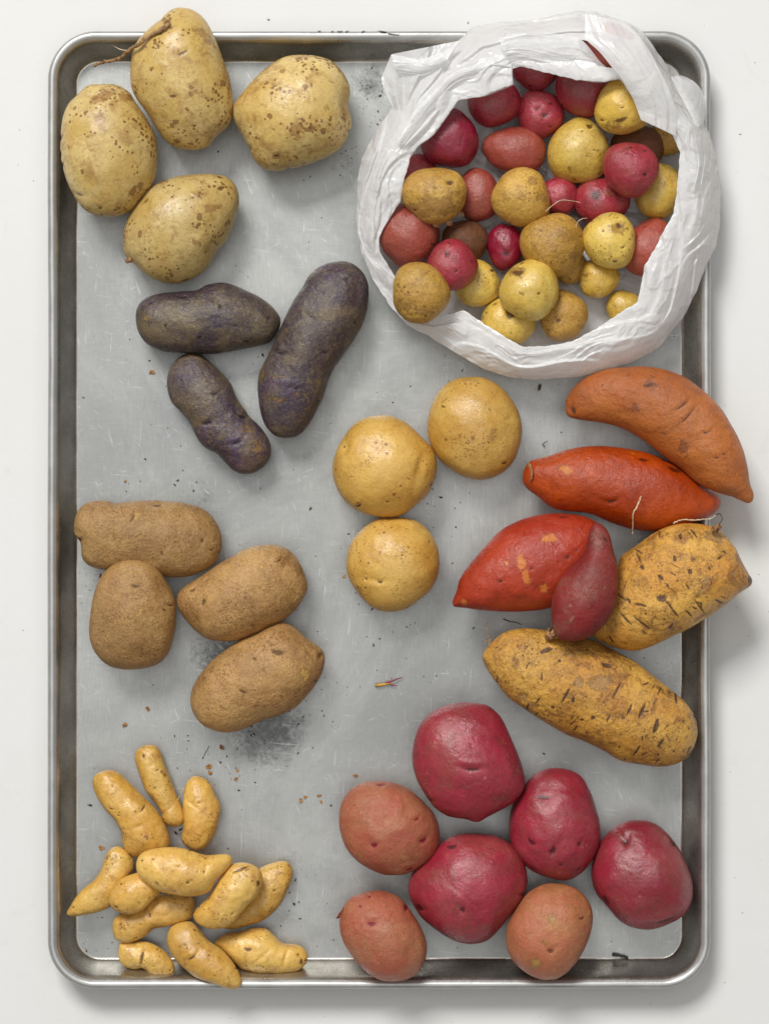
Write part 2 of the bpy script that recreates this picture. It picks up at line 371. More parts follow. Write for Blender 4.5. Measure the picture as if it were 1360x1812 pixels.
# ------------------------------------------------------------------ sheet pan
def metal(name, floor=False, wall=False):
    m, nt, b = new_mat(name); q = NB(nt)
    v = q.coord(rand=False)
    vx = q.coord((6, 180, 60), rand=False); vy = q.coord((180, 6, 60), rand=False)
    vz = q.coord((330, 9, 60), rand=False)
    br = q.math('ADD', q.math('MULTIPLY', q.noise(vx, 12, 4, 0.7), 0.45), q.math('ADD', q.math('MULTIPLY', q.noise(vy, 12, 4, 0.75), 0.75), q.math('MULTIPLY', q.noise(vz, 9, 3, 0.7), 0.8)))
    if floor:
        base = q.mix(q.ramp(q.noise(v, 6, 6, 0.7, 0.8), 0.32, 0.68), srgb(186, 187, 184), srgb(156, 158, 156))
        base = q.mix(q.math('MULTIPLY', q.ramp(br, 0.80, 1.25, 0, 0.75), q.ramp(q.noise(v, 10, 4, 0.6), 0.3, 0.65, 0.25, 1)), base, srgb(148, 149, 148))
        # worn grey smudges
        tc = q.n('ShaderNodeTexCoord')
        sm = None
        for (px, py, r, s) in ((385, 1160, 75, .9), (470, 1285, 110, .95), (400, 1110, 60, .6), (655, 150, 55, .8), (700, 170, 40, .5), (345, 880, 60, .45), (600, 290, 60, .4),
                               (520, 1500, 60, .35), (770, 870, 80, .25), (1120, 1170, 60, .3), (300, 60, 40, .2), (560, 640, 60, .25), (250, 830, 90, .2), (640, 560, 50, .3)):
            x, y, _ = P(px, py)
            dv = q.n('ShaderNodeVectorMath', _operation='DISTANCE'); q.link(tc.outputs['Object'], dv.inputs[0]); dv.inputs[1].default_value = (x, y, 0)
            g = q.ramp(dv.outputs['Value'], 0, r*S*1.25, s, 0)
            sm = g if sm is None else q.math('MAXIMUM', sm, g)
        rag = q.math('ADD', q.math('MULTIPLY', q.noise(v, 50, 8, 0.8, 0.2), 0.6), q.math('MULTIPLY', q.noise(v, 300, 5, 0.8), 0.48))
        k = q.ramp(q.math('ADD', q.math('MULTIPLY', sm, 0.42), rag), 0.66, 0.98)
        base = q.mix(q.math('MULTIPLY', k, 0.85), base, srgb(84, 86, 86))
        # black pinpricks everywhere, thicker in places
        for sc, lo, hi, am in ((330, -0.03, 0.16, 0.8), (140, -0.06, 0.11, 0.85), (620, -0.02, 0.16, 0.5)):
            dn = q.math('ADD', q.noise(v, 13, 4, 0.7), q.math('MULTIPLY', sm, 0.16))
            sp = q.ramp(q.math('SUBTRACT', q.ramp(dn, 0.46, 0.80, lo, hi), q.vor(v, sc)), 0, 0.04)
            base = q.mix(q.math('MULTIPLY', sp, am), base, srgb(60, 56, 50))
        # pale hair scratches
        for sc, an_ in (((20, 260, 30), 0.1), ((240, 14, 30), 0.05), ((40, 300, 30), 0.7), ((30, 260, 30), -0.5), ((20, 200, 30), 1.2)):
            vs = q.coord((1, 1, 1), rand=False)
            vr = q.n('ShaderNodeVectorRotate', _rotation_type='Z_AXIS'); vr.inputs['Angle'].default_value = an_; q.link(vs, vr.inputs['Vector'])
            vm = q.n('ShaderNodeVectorMath', _operation='MULTIPLY'); q.link(vr.outputs[0], vm.inputs[0]); vm.inputs[1].default_value = sc; vs = vm.outputs[0]
            base = q.mix(q.ramp(q.noise(vs, 2.3, 3, 0.5, 0.4), 0.66, 0.74, 0, 0.4), base, srgb(212, 214, 215))
        rough = q.ramp(q.noise(v, 16, 5, 0.6), 0.3, 0.7, 0.36, 0.48)
        b.inputs['Metallic'].default_value = 0.78
    else:
        wc = ((200, 196, 188), (168, 164, 155)) if wall else ((196, 196, 194), (178, 178, 175))
        base = q.mix(q.ramp(q.noise(v, 40, 5, 0.6), 0.3, 0.7), srgb(*wc[0]), srgb(*wc[1]))
        sp = q.ramp(q.math('SUBTRACT', q.ramp(q.noise(v, 25, 4, 0.7), 0.5, 0.8, -0.02, 0.12), q.vor(v, 420)), 0, 0.05)
        base = q.mix(q.math('MULTIPLY', sp, 0.6), base, srgb(110, 108, 104))
        rough = q.ramp(q.noise(v, 60, 5, 0.65), 0.3, 0.7, 0.22, 0.34) if wall else q.ramp(q.noise(v, 60, 5, 0.65), 0.3, 0.7, 0.30, 0.44)
        b.inputs['Metallic'].default_value = 0.88 if wall else 0.62
    q.link(base, b.inputs['Base Color']); q.link(rough, b.inputs['Roughness'])
    n1 = q.bump(br, 0.12 if floor else 0.05, 0.0006)
    n2 = q.bump(q.noise(v, 60, 4, 0.6), 0.12 if floor else 0.10, 0.0015, n1)
    q.link(n2, b.inputs['Normal'])
    return m

FX0, FX1, FY0, FY1 = -0.2153, 0.2078, -0.3124, 0.3152
PROF_WALL = [(-0.0011, 0.0), (-0.0006, 0.00005), (0.0, 0.0003), (0.0010, 0.0012), (0.0018, 0.0026), (0.0030, 0.006), (0.0055, 0.013), (0.0078, 0.0190), (0.0087, 0.0212), (0.0096, 0.0226), (0.0108, 0.0236)]
PROF_BEAD = [(0.0108, 0.0236)] + [(0.0139+0.0031*math.cos(a), 0.0222+0.0031*math.sin(a)) for a in [R(150-15*k) for k in range(1, 19)]]
def loop_at(off, z, n_c=20, r0=0.0165):
    r = r0+off
    pts = []
    for cx, cy, a0 in ((FX1-r0, FY1-r0, 0), (FX0+r0, FY1-r0, 90), (FX0+r0, FY0+r0, 180), (FX1-r0, FY0+r0, 270)):
        for k in range(n_c+1):
            a = R(a0+90*k/n_c); pts.append((cx+r*math.cos(a), cy+r*math.sin(a), z))
    # points along the straight runs, with a hair of hand-made waviness
    out = []
    for i in range(len(pts)):
        a = np.array(pts[i]); c = np.array(pts[(i+1) % len(pts)]); out.append(a)
        L = np.linalg.norm(c-a)
        if L > 0.05:
            for k in range(1, 24):
                out.append(a+(c-a)*k/24)
    out = np.array(out)
    wv = noise3(np.stack([out[:, 0]*9, out[:, 1]*9, np.full(len(out), 3.3)], 1))*0.0005 + noise3(np.stack([out[:, 0]*28, out[:, 1]*28, np.full(len(out), 8.3)], 1))*0.0002
    cen = np.array([(FX0+FX1)/2, (FY0+FY1)/2])
    dr = out[:, :2]-cen; dr /= np.linalg.norm(dr, axis=1)[:, None]
    amt = np.clip(z/0.02, 0, 1)
    out[:, :2] += dr*(wv*amt)[:, None]
    out[:, 2] += wv*0.6*amt
    return out
def sheet_pan():
    root = bpy.data.objects.new('sheet_pan', None); col.objects.link(root)
    root.location = ((FX0+FX1)/2, (FY0+FY1)/2, 0); root.empty_display_size = 0.05
    tag(root, 'large worn aluminium rimmed baking sheet lying on the white table under all the potatoes', 'baking sheet')
    mw = metal('pan_wall_metal', wall=True); mr = metal('pan_rim_metal'); mf = metal('pan_floor_metal', True)
    def strip(prof, name, mat):
        rings = [loop_at(o, z) for o, z in prof]; n = len(rings[0]); V = np.concatenate(rings); F = []
        for k in range(len(rings)-1):
            for i in range(n):
                j = (i+1) % n; F.append((k*n+i, k*n+j, (k+1)*n+j, (k+1)*n+i))
        return np_mesh(name, V, np.array(F)[:, ::-1], mat, root)
    strip(PROF_WALL, 'side_wall', mw)
    # the underside of the wall, so that the pan has thickness
    strip([(o+0.0009, z-0.0009) for o, z in PROF_WALL], 'outer_wall', mw)
    strip(PROF_BEAD, 'rolled_rim', mr)
    lp = loop_at(-0.0011, 0.0)
    # floor as a gently dished grid
    cx, cy = (FX0+FX1)/2, (FY0+FY1)/2; ns = 24; V = []; F = []
    for k in range(ns):
        t = 1-k/ns
        for p in lp:
            x = cx+(p[0]-cx)*t; y = cy+(p[1]-cy)*t
            V.append((x, y, 0.0))
    V = np.array(V); zz = noise3(np.stack([V[:, 0]*8, V[:, 1]*8, np.full(len(V), 1.7)], 1))*0.0006
    n = len(lp); ed = np.repeat(np.arange(ns), n)/ns
    V[:, 2] = (zz-0.0003)*np.clip(ed*6, 0, 1)
    for k in range(ns-1):
        for i in range(n):
            j = (i+1) % n; F.append((k*n+i, k*n+j, (k+1)*n+j, (k+1)*n+i))
    F.append(tuple((ns-1)*n+i for i in range(n)))
    np_mesh('pan_floor', V, F, mf, root)
    # traces of black marker handwriting on the far rim
    mk, nt, b = new_mat('black_marker_ink'); b.inputs['Base Color'].default_value = srgb(38, 36, 32); b.inputs['Roughness'].default_value = 0.5
    V = []; F = []
    strokes = [[(562, 55.5), (568, 55)], [(586, 57), (590, 54.5)], [(597, 55), (601, 57), (606, 54.5)], [(611, 57.5), (614, 56), (617, 54)], [(640, 58.5), (643, 55.5), (647, 54)],
               [(665, 53.5), (674, 55.5), (684, 58)], [(684, 58), (678, 58.5), (673, 57.5)], [(686, 60), (696, 62), (706, 62.5)]]
    yb = FY1 + 0.0139
    for st in strokes:
        c = catmull(st, 5, False)
        for i in range(len(c)-1):
            a, d = c[i], c[i+1]; t = d-a; t /= max(np.linalg.norm(t), 1e-6); nn = np.array([-t[1], t[0]])*0.9
            base = len(V)
            for p in (a+nn, a-nn, d-nn, d+nn):
                x, y, _ = P(p[0], p[1], 0.024)
                dy = (y-yb); dy = max(-0.0029, min(0.0030, dy))
                z = 0.0222+math.sqrt(max(0.0031**2-dy*dy, 0))+0.00035
                V.append((x, yb+dy*1.06, z))
            F.append((base, base+1, base+2, base+3))
    np_mesh('marker_writing', V, F, mk, root)
sheet_pan()

# ------------------------------------------------------------------ potatoes
C1 = (60, 0, 2.26667); C4 = (220, 450, 2.95652); C5 = (100, 870, 2.72); C6 = (100, 1300, 2.72); C7 = (560, 640, 3.4)
C8 = (780, 630, 2.34483); C9 = (800, 880, 2.42857); C10 = (560, 1220, 1.94286); C0 = (0, 0, 1.0)
def cr(c, pts): return [(c[0]+x/c[2], c[1]+y/c[2]) for x, y in pts]

def potato(name, label, cat, mat, outline, z=None, tk=0.9, cells=98, slope=(0, 0), marks=(), eyes=5, seed=0, lump=1.0, group=None, dent=1.0, scars=0, scar_ang=50, spots=0):
    """outline: smooth closed px curve. marks: (px,py,half length,half width,angle deg,depth px,kind); z = height of the body centre (m)."""
    poly = catmull(outline, 6)
    V, F, T = inflate(poly, cells, tk)
    rs = np.random.RandomState(seed*13+5)
    N = vnormals(V, F)
    if np.mean(np.sum(N*(V-V.mean(0)), 1)) < 0: F = F[:, ::-1].copy(); N = -N
    size = math.sqrt(max(T, 1))*9
    off = rs.uniform(0, 50, 3)
    flat = np.clip(np.abs(N[:, 2])*1.5, 0.15, 1)          # keep the outline, model the faces
    dsp = noise3(V/(T*1.05)+off)*T*0.050*lump*flat + noise3(V/(T*0.42)+off*2)*T*0.018*lump*flat + noise3(V/(T*0.16)+off)*T*0.003*lump
    V = V + N*dsp[:, None]
    eye = np.zeros(len(V)); pat = np.zeros(len(V))
    jag = noise3(V/3.2+off)*0.35
    def carve(cx, cy, L, Wd, ang, depth, kind, sel):
        nonlocal V
        a = R(ang); dx = V[:, 0]-cx; dy = V[:, 1]-cy
        u = (dx*math.cos(a)+dy*math.sin(a))/L; v2 = (-dx*math.sin(a)+dy*math.cos(a))/Wd
        if kind == 'eye':
            v3 = v2 + 0.5*u*u
            g = np.exp(-(u*u+v3*v3)*0.9)*sel
            brow = np.exp(-((u*0.8)**2+((v3+2.2)/1.3)**2))*sel
            V = V - N*(g*depth*dent)[:, None] + N*(brow*depth*0.35*dent)[:, None]
            eye[:] = np.maximum(eye, np.clip(np.exp(-((u*1.2)**2+(v3*1.5)**2))*1.1+jag*0.3*g, 0, 1)*sel)
        elif kind == 'pit':
            g = np.exp(-(u*u+v2*v2))*sel; V = V - N*(g*depth)[:, None]
        elif kind == 'cut':
            v3 = (v2 + 0.35*u*u*rs.uniform(-1, 1) + jag*0.9)/(0.45+0.55*np.clip(1.2-np.abs(u), 0, 1)+1e-3)
            g = np.exp(-(u**4+np.minimum(v3*v3, 50)))*sel; V = V - N*(g*depth)[:, None]; eye[:] = np.maximum(eye, np.clip(g*(1.15+jag*0.6), 0, 1))
        elif kind == 'patch':
            r = np.sqrt(u*u+v2*v2)+jag*0.8; g = np.clip(1.4-r, 0, 1)*sel; pat[:] = np.maximum(pat, g*(1.0 if depth > 0.45 else 0.62)); V = V - N*(g*depth)[:, None]
        elif kind == 'spot':
            r = np.sqrt(u*u+v2*v2)+jag*0.5; g = np.clip(1.4-r, 0, 1)*sel; eye[:] = np.maximum(eye, g*0.46)
        elif kind == 'ring':
            r = np.sqrt(u*u+v2*v2); g = np.exp(-((r-1)/0.22)**2)*sel; V = V + N*(g*depth)[:, None]; c = (r < 0.9)*sel; V = V - N*(c*depth*0.8)[:, None]
            pat[:] = np.maximum(pat, np.clip(1.5-r, 0, 1)*sel)
    top = np.clip(N[:, 2]*8+0.6, 0, 1)
    for mk in marks: carve(*mk, top)
    for k in range(eyes):
        i = rs.randint(len(V)); 
        if N[i, 2] < -0.2: continue
        near = np.exp(-(np.abs(V[:, 2]-V[i, 2])/(T*0.35))**2)
        sz = T*rs.uniform(0.05, 0.085)
        carve(V[i, 0], V[i, 1], sz*1.5, sz*0.65, rs.uniform(-40, 40), T*0.025, 'eye', near)
    for k in range(spots):
        i = rs.randint(len(V))
        if N[i, 2] < 0.2: continue
        q_ = rs.uniform(1.2, 4.6)
        carve(V[i, 0], V[i, 1], q_*rs.uniform(1, 1.6), q_, rs.uniform(0, 180), 0.15, 'spot', top)
    for k in range(scars):
        i = rs.randint(len(V))
        if N[i, 2] < 0.25: continue
        L_ = rs.uniform(3, 12) if rs.rand() < 0.6 else rs.uniform(1.5, 4)
        carve(V[i, 0], V[i, 1], L_, rs.uniform(1.0, 2.0) if rs.rand() < 0.88 else rs.uniform(2, 4), scar_ang+rs.normal()*28, rs.uniform(0.3, 1.0), 'cut' if rs.rand() < 0.6 else 'spot', top)
    # settle the underside
    zb = -T*0.90
    low = V[:, 2] < zb; V[low, 2] = zb+(V[low, 2]-zb)*0.25
    Tm = T*S*(D-0.03)/D
    if z is None: z = 0.925*Tm
    k = S*(D-z)/D
    W = np.empty_like(V)
    W[:, 0] = (V[:, 0]-680)*k; W[:, 1] = -(V[:, 1]-906)*k
    cx, cy = W[:, 0].mean(), W[:, 1].mean()
    W[:, 2] = z + V[:, 2]*k + slope[0]*(W[:, 0]-cx) + slope[1]*(W[:, 1]-cy)
    F = F[:, ::-1]
    o = np_mesh(name, W, F, M[mat], loc=(cx, cy, z), attrs={'eye': eye, 'patch': pat})
    tag(o, label, cat, group)
    return o

def ell(cx, cy, rx, ry, ang=0, n=14, seed=0, irr=0.045):
    rs = np.random.RandomState(seed+100); ph = rs.uniform(0, 6.28, 4); a0 = R(ang); out = []
    for k in range(n):
        t = 2*math.pi*k/n
        r = 1+irr*math.sin(2*t+ph[0])*0.5+irr*math.sin(3*t+ph[1])+irr*0.4*math.sin(5*t+ph[2])
        x = rx*r*math.cos(t); y = ry*r*math.sin(t)
        out.append((cx+x*math.cos(a0)-y*math.sin(a0), cy+x*math.sin(a0)+y*math.cos(a0)))
    return out

def tube(name, pts, r0, r1, mat, parent=None, sides=6, label=None, cat=None, n=6, wob=0.0, seed=1):
    """pts (px,py,z)"""
    c = catmull([P(*p) for p in pts], n, False); V = []; F = []
    rs = np.random.RandomState(seed)
    if wob: c[1:-1] += rs.normal(size=(len(c)-2, 3))*wob
    for i in range(len(c)):
        t = c[min(i+1, len(c)-1)]-c[max(i-1, 0)]; t /= max(np.linalg.norm(t), 1e-9)
        a = np.cross(t, (0, 0, 1.0)); 
        if np.linalg.norm(a) < 1e-3: a = np.array([1.0, 0, 0])
        a /= np.linalg.norm(a); b = np.cross(t, a)
        r = r0+(r1-r0)*i/(len(c)-1)
        if wob: r *= rs.uniform(0.8, 1.2)
        for s in range(sides):
            an = 2*math.pi*s/sides; V.append(c[i]+(a*math.cos(an)+b*math.sin(an))*r)
    for i in range(len(c)-1):
        for s in range(sides):
            j = (s+1) % sides; F.append((i*sides+s, i*sides+j, (i+1)*sides+j, (i+1)*sides+s))
    F.append(tuple(range(sides))); F.append(tuple(len(V)-1-k for k in range(sides)))
    loc = tuple(np.mean(V, axis=0))
    o = np_mesh(name, V, F, mat, parent, loc=loc)
    if label: tag(o, label, cat)
    return o
def plain(name, c, rough=0.6, c2=None, scale=300):
    m, nt, b = new_mat(name); q = NB(nt); v = q.coord()
    q.link(q.mix(q.ramp(q.noise(v, scale, 4, 0.6), 0.35, 0.65), srgb(*c), srgb(*(c2 or tuple(int(x*0.7) for x in c)))), b.inputs['Base Color'])
    b.inputs['Roughness'].default_value = rough; return m
M['root'] = plain('root_fibre', (176, 140, 92), 0.7, (118, 84, 52))
M['hair'] = plain('pale_root_hair', (226, 206, 176), 0.6, (196, 168, 132))
M['hair_dark'] = plain('dark_root_hair', (92, 70, 48), 0.7)
M['stub'] = plain('cut_stem', (186, 140, 96), 0.75, (120, 80, 50), 400)
M['crumb'] = plain('soil_crumb_brown', (188, 140, 84), 0.9, (128, 86, 48), 500)
M['crumb_dark'] = plain('soil_crumb_dark', (104, 92, 76), 0.9, (62, 54, 46), 500)
M['twig'] = plain('dark_twig', (52, 54, 48), 0.8, (34, 34, 30))

def E(px, py, L=6, Wd=3, a=0, d=1.6): return (px, py, L, Wd, a, d, 'eye')
def mk(c, x, y, L, Wd, a, d, kind): return (c[0]+x/c[2], c[1]+y/c[2], L/c[2], Wd/c[2], a, d, kind)

g_tan = 'large tan potatoes in the top left corner of the pan'
p1 = potato('potato', 'big tan potato leaning over the far pan rim, with a long brown root', 'potato', 'tan', cr(C1, [(590,35),(640,45),(690,85),(725,150),(760,240),(785,310),(797,390),(792,470),(770,510),(725,550),(695,585),(640,598),(575,590),(530,565),(495,520),(455,455),(415,400),(392,350),(388,280),(400,205),(425,160),(470,115),(520,75),(555,45)]),
    slope=(0, 0.09), z=0.0355, marks=[mk(C1,540,108,22,16,0,4,'eye'), mk(C1,610,240,30,10,-25,1.2,'eye'), mk(C1,570,410,20,9,0,1.2,'eye'), mk(C1,655,385,14,16,70,0.3,'patch'), mk(C1,650,520,14,7,0,1,'eye'), mk(C1,690,160,50,30,30,0.2,'patch'), mk(C1,540,490,60,30,30,2.0,'pit'), mk(C1,730,200,16,10,30,1,'spot')], eyes=4, seed=1, group=g_tan, spots=14)
p2 = potato('potato', 'tan potato with scuffed brown upper end, leftmost beside the left pan wall', 'potato', 'tan', cr(C1, [(310,337),(350,345),(385,370),(405,405),(440,455),(470,510),(490,560),(496,620),(490,690),(470,745),(440,785),(400,835),(350,862),(285,868),(225,855),(180,815),(150,765),(125,700),(112,620),(112,540),(120,470),(145,415),(185,375),(220,345),(265,340)]),
    z=0.035, slope=(-0.05, 0), marks=[mk(C1,285,405,60,22,-25,0.5,'patch'), mk(C1,375,400,26,18,30,0.5,'patch'), mk(C1,270,490,34,22,0,0.3,'patch'), mk(C1,275,685,9,9,0,1,'spot'), mk(C1,327,692,8,8,0,1,'spot'), mk(C1,400,600,60,8,25,1.8,'pit'), mk(C1,290,370,90,18,-12,3.0,'pit'), mk(C1,275,845,12,8,0,1.5,'eye'), mk(C1,190,790,26,8,20,1.5,'eye'), mk(C1,230,570,16,8,30,1,'spot')], eyes=3, seed=2, group=g_tan, spots=4)
p3 = potato('potato', 'broad blotchy tan potato standing alone at the right of the tan ones', 'potato', 'tan', cr(C1, [(1080,222),(1140,228),(1200,250),(1245,300),(1268,360),(1262,420),(1275,480),(1265,530),(1230,590),(1180,625),(1110,655),(1040,675),(980,685),(930,680),(885,645),(860,590),(835,540),(805,490),(795,440),(815,400),(860,345),(920,285),(985,240),(1030,225)]),
    marks=[mk(C1,1050,300,16,22,10,0.3,'spot'), mk(C1,1075,245,12,12,0,0.3,'spot'), mk(C1,1175,455,14,26,10,0.3,'spot'), mk(C1,1195,350,22,10,10,0.3,'spot'), mk(C1,1130,425,10,16,0,0.3,'spot'), mk(C1,1055,480,12,34,10,0.3,'spot'), mk(C1,1060,550,30,60,10,0.3,'patch'), mk(C1,975,640,18,8,0,1.2,'eye'), mk(C1,1215,515,12,10,0,0.3,'spot'), mk(C1,1255,460,20,60,-10,3,'pit'), mk(C1,985,518,7,8,0,0,'spot'), mk(C1,968,568,6,7,0,0,'spot')], eyes=3, seed=3, group=g_tan, spots=26)
p4 = potato('potato', 'smooth tan potato with a small stub on its left end, lowest of the tan ones', 'potato', 'tan', cr(C1, [(700,697),(760,705),(800,730),(820,770),(822,820),(808,880),(775,960),(735,1010),(700,1070),(650,1110),(590,1135),(530,1135),(460,1110),(415,1070),(370,1030),(357,990),(360,930),(385,860),(430,790),(480,745),(560,712),(630,700)]),
    marks=[mk(C1,755,765,14,16,20,1.5,'eye'), mk(C1,652,945,26,30,20,3,'pit'), mk(C1,660,990,30,16,0,0.3,'patch'), mk(C1,720,850,36,24,0,0.2,'patch'), mk(C1,650,810,10,6,0,1,'eye'), mk(C1,500,1010,16,12,0,0.2,'spot')], eyes=2, seed=4, group=g_tan, spots=4)
for px, py, z in ((226, 461, 0.031),):
    tube('stub', [(232, 459, 0.033), (227, 461, 0.033), (224, 463, 0.032)], 0.0022, 0.0014, M['stub'], p4, 8)

def zt(o, px, py):
    """height of the top of a body under this px position"""
    co = np.empty(len(o.data.vertices)*3, np.float32); o.data.vertices.foreach_get('co', co); co = co.reshape(-1, 3)+np.array(o.location)
    zz = 0.04
    for _ in range(3):
        x, y, _z = P(px, py, zz); d = (co[:, 0]-x)**2+(co[:, 1]-y)**2
        i = np.argsort(d)[:12]; zz = co[i, 2].max()
    return float(zz)
a = zt(p1, 300, 44)
tube('root', [(300, 44, a-0.001), (290, 50, a+0.003), (268, 62, zt(p1, 268, 62)+0.002), (246, 78, 0.058), (228, 90, 0.050), (214, 102, 0.042), (196, 108, 0.036), (182, 110, 0.032), (166, 117, 0.026)], 0.0017, 0.0009, M['root'], p1, 7, wob=0.00025)
tube('root', [(228, 90, 0.050), (220, 89, 0.049), (212, 87, 0.048), (204, 83, 0.048), (200, 80, 0.05)], 0.0004, 0.0002, M['hair'], p1, 5)
tube('root', [(302, 44, a-0.001), (304, 48, a+0.002), (296, 54, a+0.001), (280, 62, a)], 0.0007, 0.0004, M['root'], p1, 5)

g_pur = 'purple potatoes on the left half of the pan'
potato('potato', 'dusty grey purple potato lying crosswise, uppermost left of the purple ones', 'potato', 'purple', cr(C4, [(510,148),(570,160),(640,190),(710,225),(770,270),(810,320),(818,360),(800,410),(760,460),(700,480),(600,500),(480,520),(380,520),(280,515),(190,505),(120,470),(80,420),(62,360),(62,300),(85,250),(130,220),(200,203),(290,195),(380,188),(430,160)]),
    marks=[mk(C4,515,280,12,22,0,2.5,'eye'), mk(C4,318,230,26,12,0,2.0,'eye'), mk(C4,760,340,12,8,30,2,'eye'), mk(C4,645,465,16,8,0,2,'eye'), mk(C4,400,450,12,7,0,1.5,'eye'), mk(C4,225,385,10,18,0,1.5,'eye'), mk(C4,410,260,22,34,0,0.3,'patch'), mk(C4,130,340,30,30,0,0.2,'patch'), mk(C4,470,220,40,50,0,2,'pit')], eyes=3, seed=5, group=g_pur, tk=0.95)
potato('potato', 'longest deep purple potato standing diagonally right of the other two purple ones', 'potato', 'purple', cr(C4, [(1120,35),(1180,42),(1230,75),(1265,125),(1278,190),(1270,290),(1245,370),(1200,450),(1150,520),(1100,590),(1065,670),(1040,750),(1000,830),(960,900),(915,945),(860,962),(800,955),(755,920),(725,870),(705,790),(697,700),(705,620),(740,550),(775,480),(810,400),(840,330),(880,250),(930,170),(975,100),(1040,55)]),
    marks=[mk(C4,980,335,46,6,32,2.5,'cut'), mk(C4,1165,140,26,9,30,2.5,'eye'), mk(C4,820,525,36,10,15,2.5,'eye'), mk(C4,1210,365,10,10,0,2,'eye'), mk(C4,900,710,30,10,10,2,'eye'), mk(C4,1050,525,26,9,0,2,'eye'), mk(C4,940,170,10,14,40,2,'eye'), mk(C4,800,765,80,16,10,0.4,'patch'), mk(C4,730,625,20,30,20,0.4,'patch'), mk(C4,830,650,50,16,0,0.2,'patch'), mk(C4,920,740,60,14,0,0.2,'patch'), mk(C4,960,350,50,40,0,2,'pit')], eyes=2, seed=6, group=g_pur, tk=0.95)
potato('potato', 'brownish purple potato with a pinched waist, lowest of the purple ones', 'potato', 'purple', cr(C4, [(350,515),(400,525),(445,560),(510,620),(560,680),(590,750),(640,830),(700,890),(745,950),(768,1010),(760,1070),(720,1120),(660,1148),(600,1145),(550,1115),(510,1070),(480,1040),(420,1010),(380,960),(340,880),(290,820),(245,770),(225,700),(228,630),(255,570),(300,530)]),
    marks=[mk(C4,485,735,28,8,-25,2.5,'eye'), mk(C4,600,990,32,12,-25,3,'eye'), mk(C4,440,890,36,14,-15,3,'eye'), mk(C4,620,850,30,16,20,3,'eye'), mk(C4,650,920,50,30,0,0.3,'patch'), mk(C4,350,530,40,16,0,0.4,'patch'), mk(C4,520,880,90,40,20,3,'pit'), mk(C4,700,1020,40,60,0,0.2,'patch')], eyes=2, seed=7, group=g_pur, tk=0.95)

g_rus = 'russet potatoes on the left side of the pan'
potato('potato', 'russet potato with a knobbly left end, topmost of the russets', 'potato', 'russet', cr(C5, [(200,42),(250,45),(290,55),(350,48),(430,42),(520,45),(600,52),(690,75),(740,110),(780,165),(797,230),(790,290),(760,345),(700,385),(620,410),(540,412),(450,400),(330,385),(240,378),(165,360),(125,320),(122,270),(115,245),(90,210),(85,160),(100,100),(145,55)]),
    marks=[mk(C5,275,200,26,110,0,5,'pit'), mk(C5,105,232,22,10,20,4,'eye'), mk(C5,380,125,30,8,-60,1.5,'eye'), mk(C5,520,295,8,20,0,2,'eye'), mk(C5,490,65,30,9,0,2,'eye'), mk(C5,710,235,10,20,10,1.5,'eye'), mk(C5,400,115,30,26,0,0.2,'patch'), mk(C5,145,320,20,10,0,0.2,'patch')], eyes=2, seed=8, group=g_rus)
potato('potato', 'egg shaped russet potato resting against the topmost one, lower left of the russets', 'potato', 'russet', cr(C5, [(385,322),(440,335),(490,370),(530,430),(560,490),(575,560),(573,650),(555,730),(530,790),(480,835),(400,855),(320,857),(250,840),(195,790),(165,730),(157,670),(165,590),(180,500),(210,420),(250,370),(310,332)]),
    z=0.029, slope=(0, 0.12), marks=[mk(C5,415,590,28,55,15,0.4,'patch'), mk(C5,395,450,30,12,10,1.6,'eye'), mk(C5,420,375,70,14,0,1.4,'pit'), mk(C5,530,565,14,8,30,1,'eye')], eyes=2, seed=9, group=g_rus)
potato('potato', 'long plump russet potato, in the middle on the right of the russets', 'potato', 'russet', cr(C5, [(1040,255),(1100,270),(1140,300),(1170,340),(1195,400),(1208,460),(1190,510),(1150,570),(1090,620),(1020,655),(950,690),(880,715),(800,720),(720,705),(660,660),(610,600),(580,550),(582,500),(610,460),(680,415),(760,360),(830,320),(900,280),(970,258)]),
    marks=[mk(C5,715,525,12,28,10,2.5,'eye'), mk(C5,1120,330,50,30,-50,5,'pit'), mk(C5,950,640,16,8,0,1,'eye'), mk(C5,790,480,30,24,0,1.2,'pit'), mk(C5,715,520,18,30,10,0.3,'patch'), mk(C5,1000,360,30,20,0,0.1,'patch')], eyes=2, seed=10, group=g_rus)
potato('potato', 'greyish russet potato with a scarred right end, lowest of the russets', 'potato', 'russet', cr(C5, [(1085,628),(1140,650),(1200,700),(1250,735),(1288,775),(1290,830),(1270,890),(1240,940),(1190,1000),(1140,1045),(1060,1080),(980,1105),(920,1135),(850,1157),(780,1155),(700,1120),(655,1060),(643,1000),(655,940),(690,880),(740,820),(800,770),(880,715),(960,680),(1020,645)]),
    marks=[mk(C5,1070,765,46,22,10,1.6,'eye'), mk(C5,960,795,14,12,0,1.6,'eye'), mk(C5,1270,785,14,24,10,2.5,'eye'), mk(C5,1190,740,26,16,30,0.4,'patch'), mk(C5,1225,770,60,14,50,2.5,'pit'), mk(C5,905,950,30,10,30,1.4,'eye'), mk(C5,1250,910,14,10,0,1.5,'eye'), mk(C5,1200,870,30,60,20,0.1,'patch')], eyes=2, seed=11, group=g_rus)

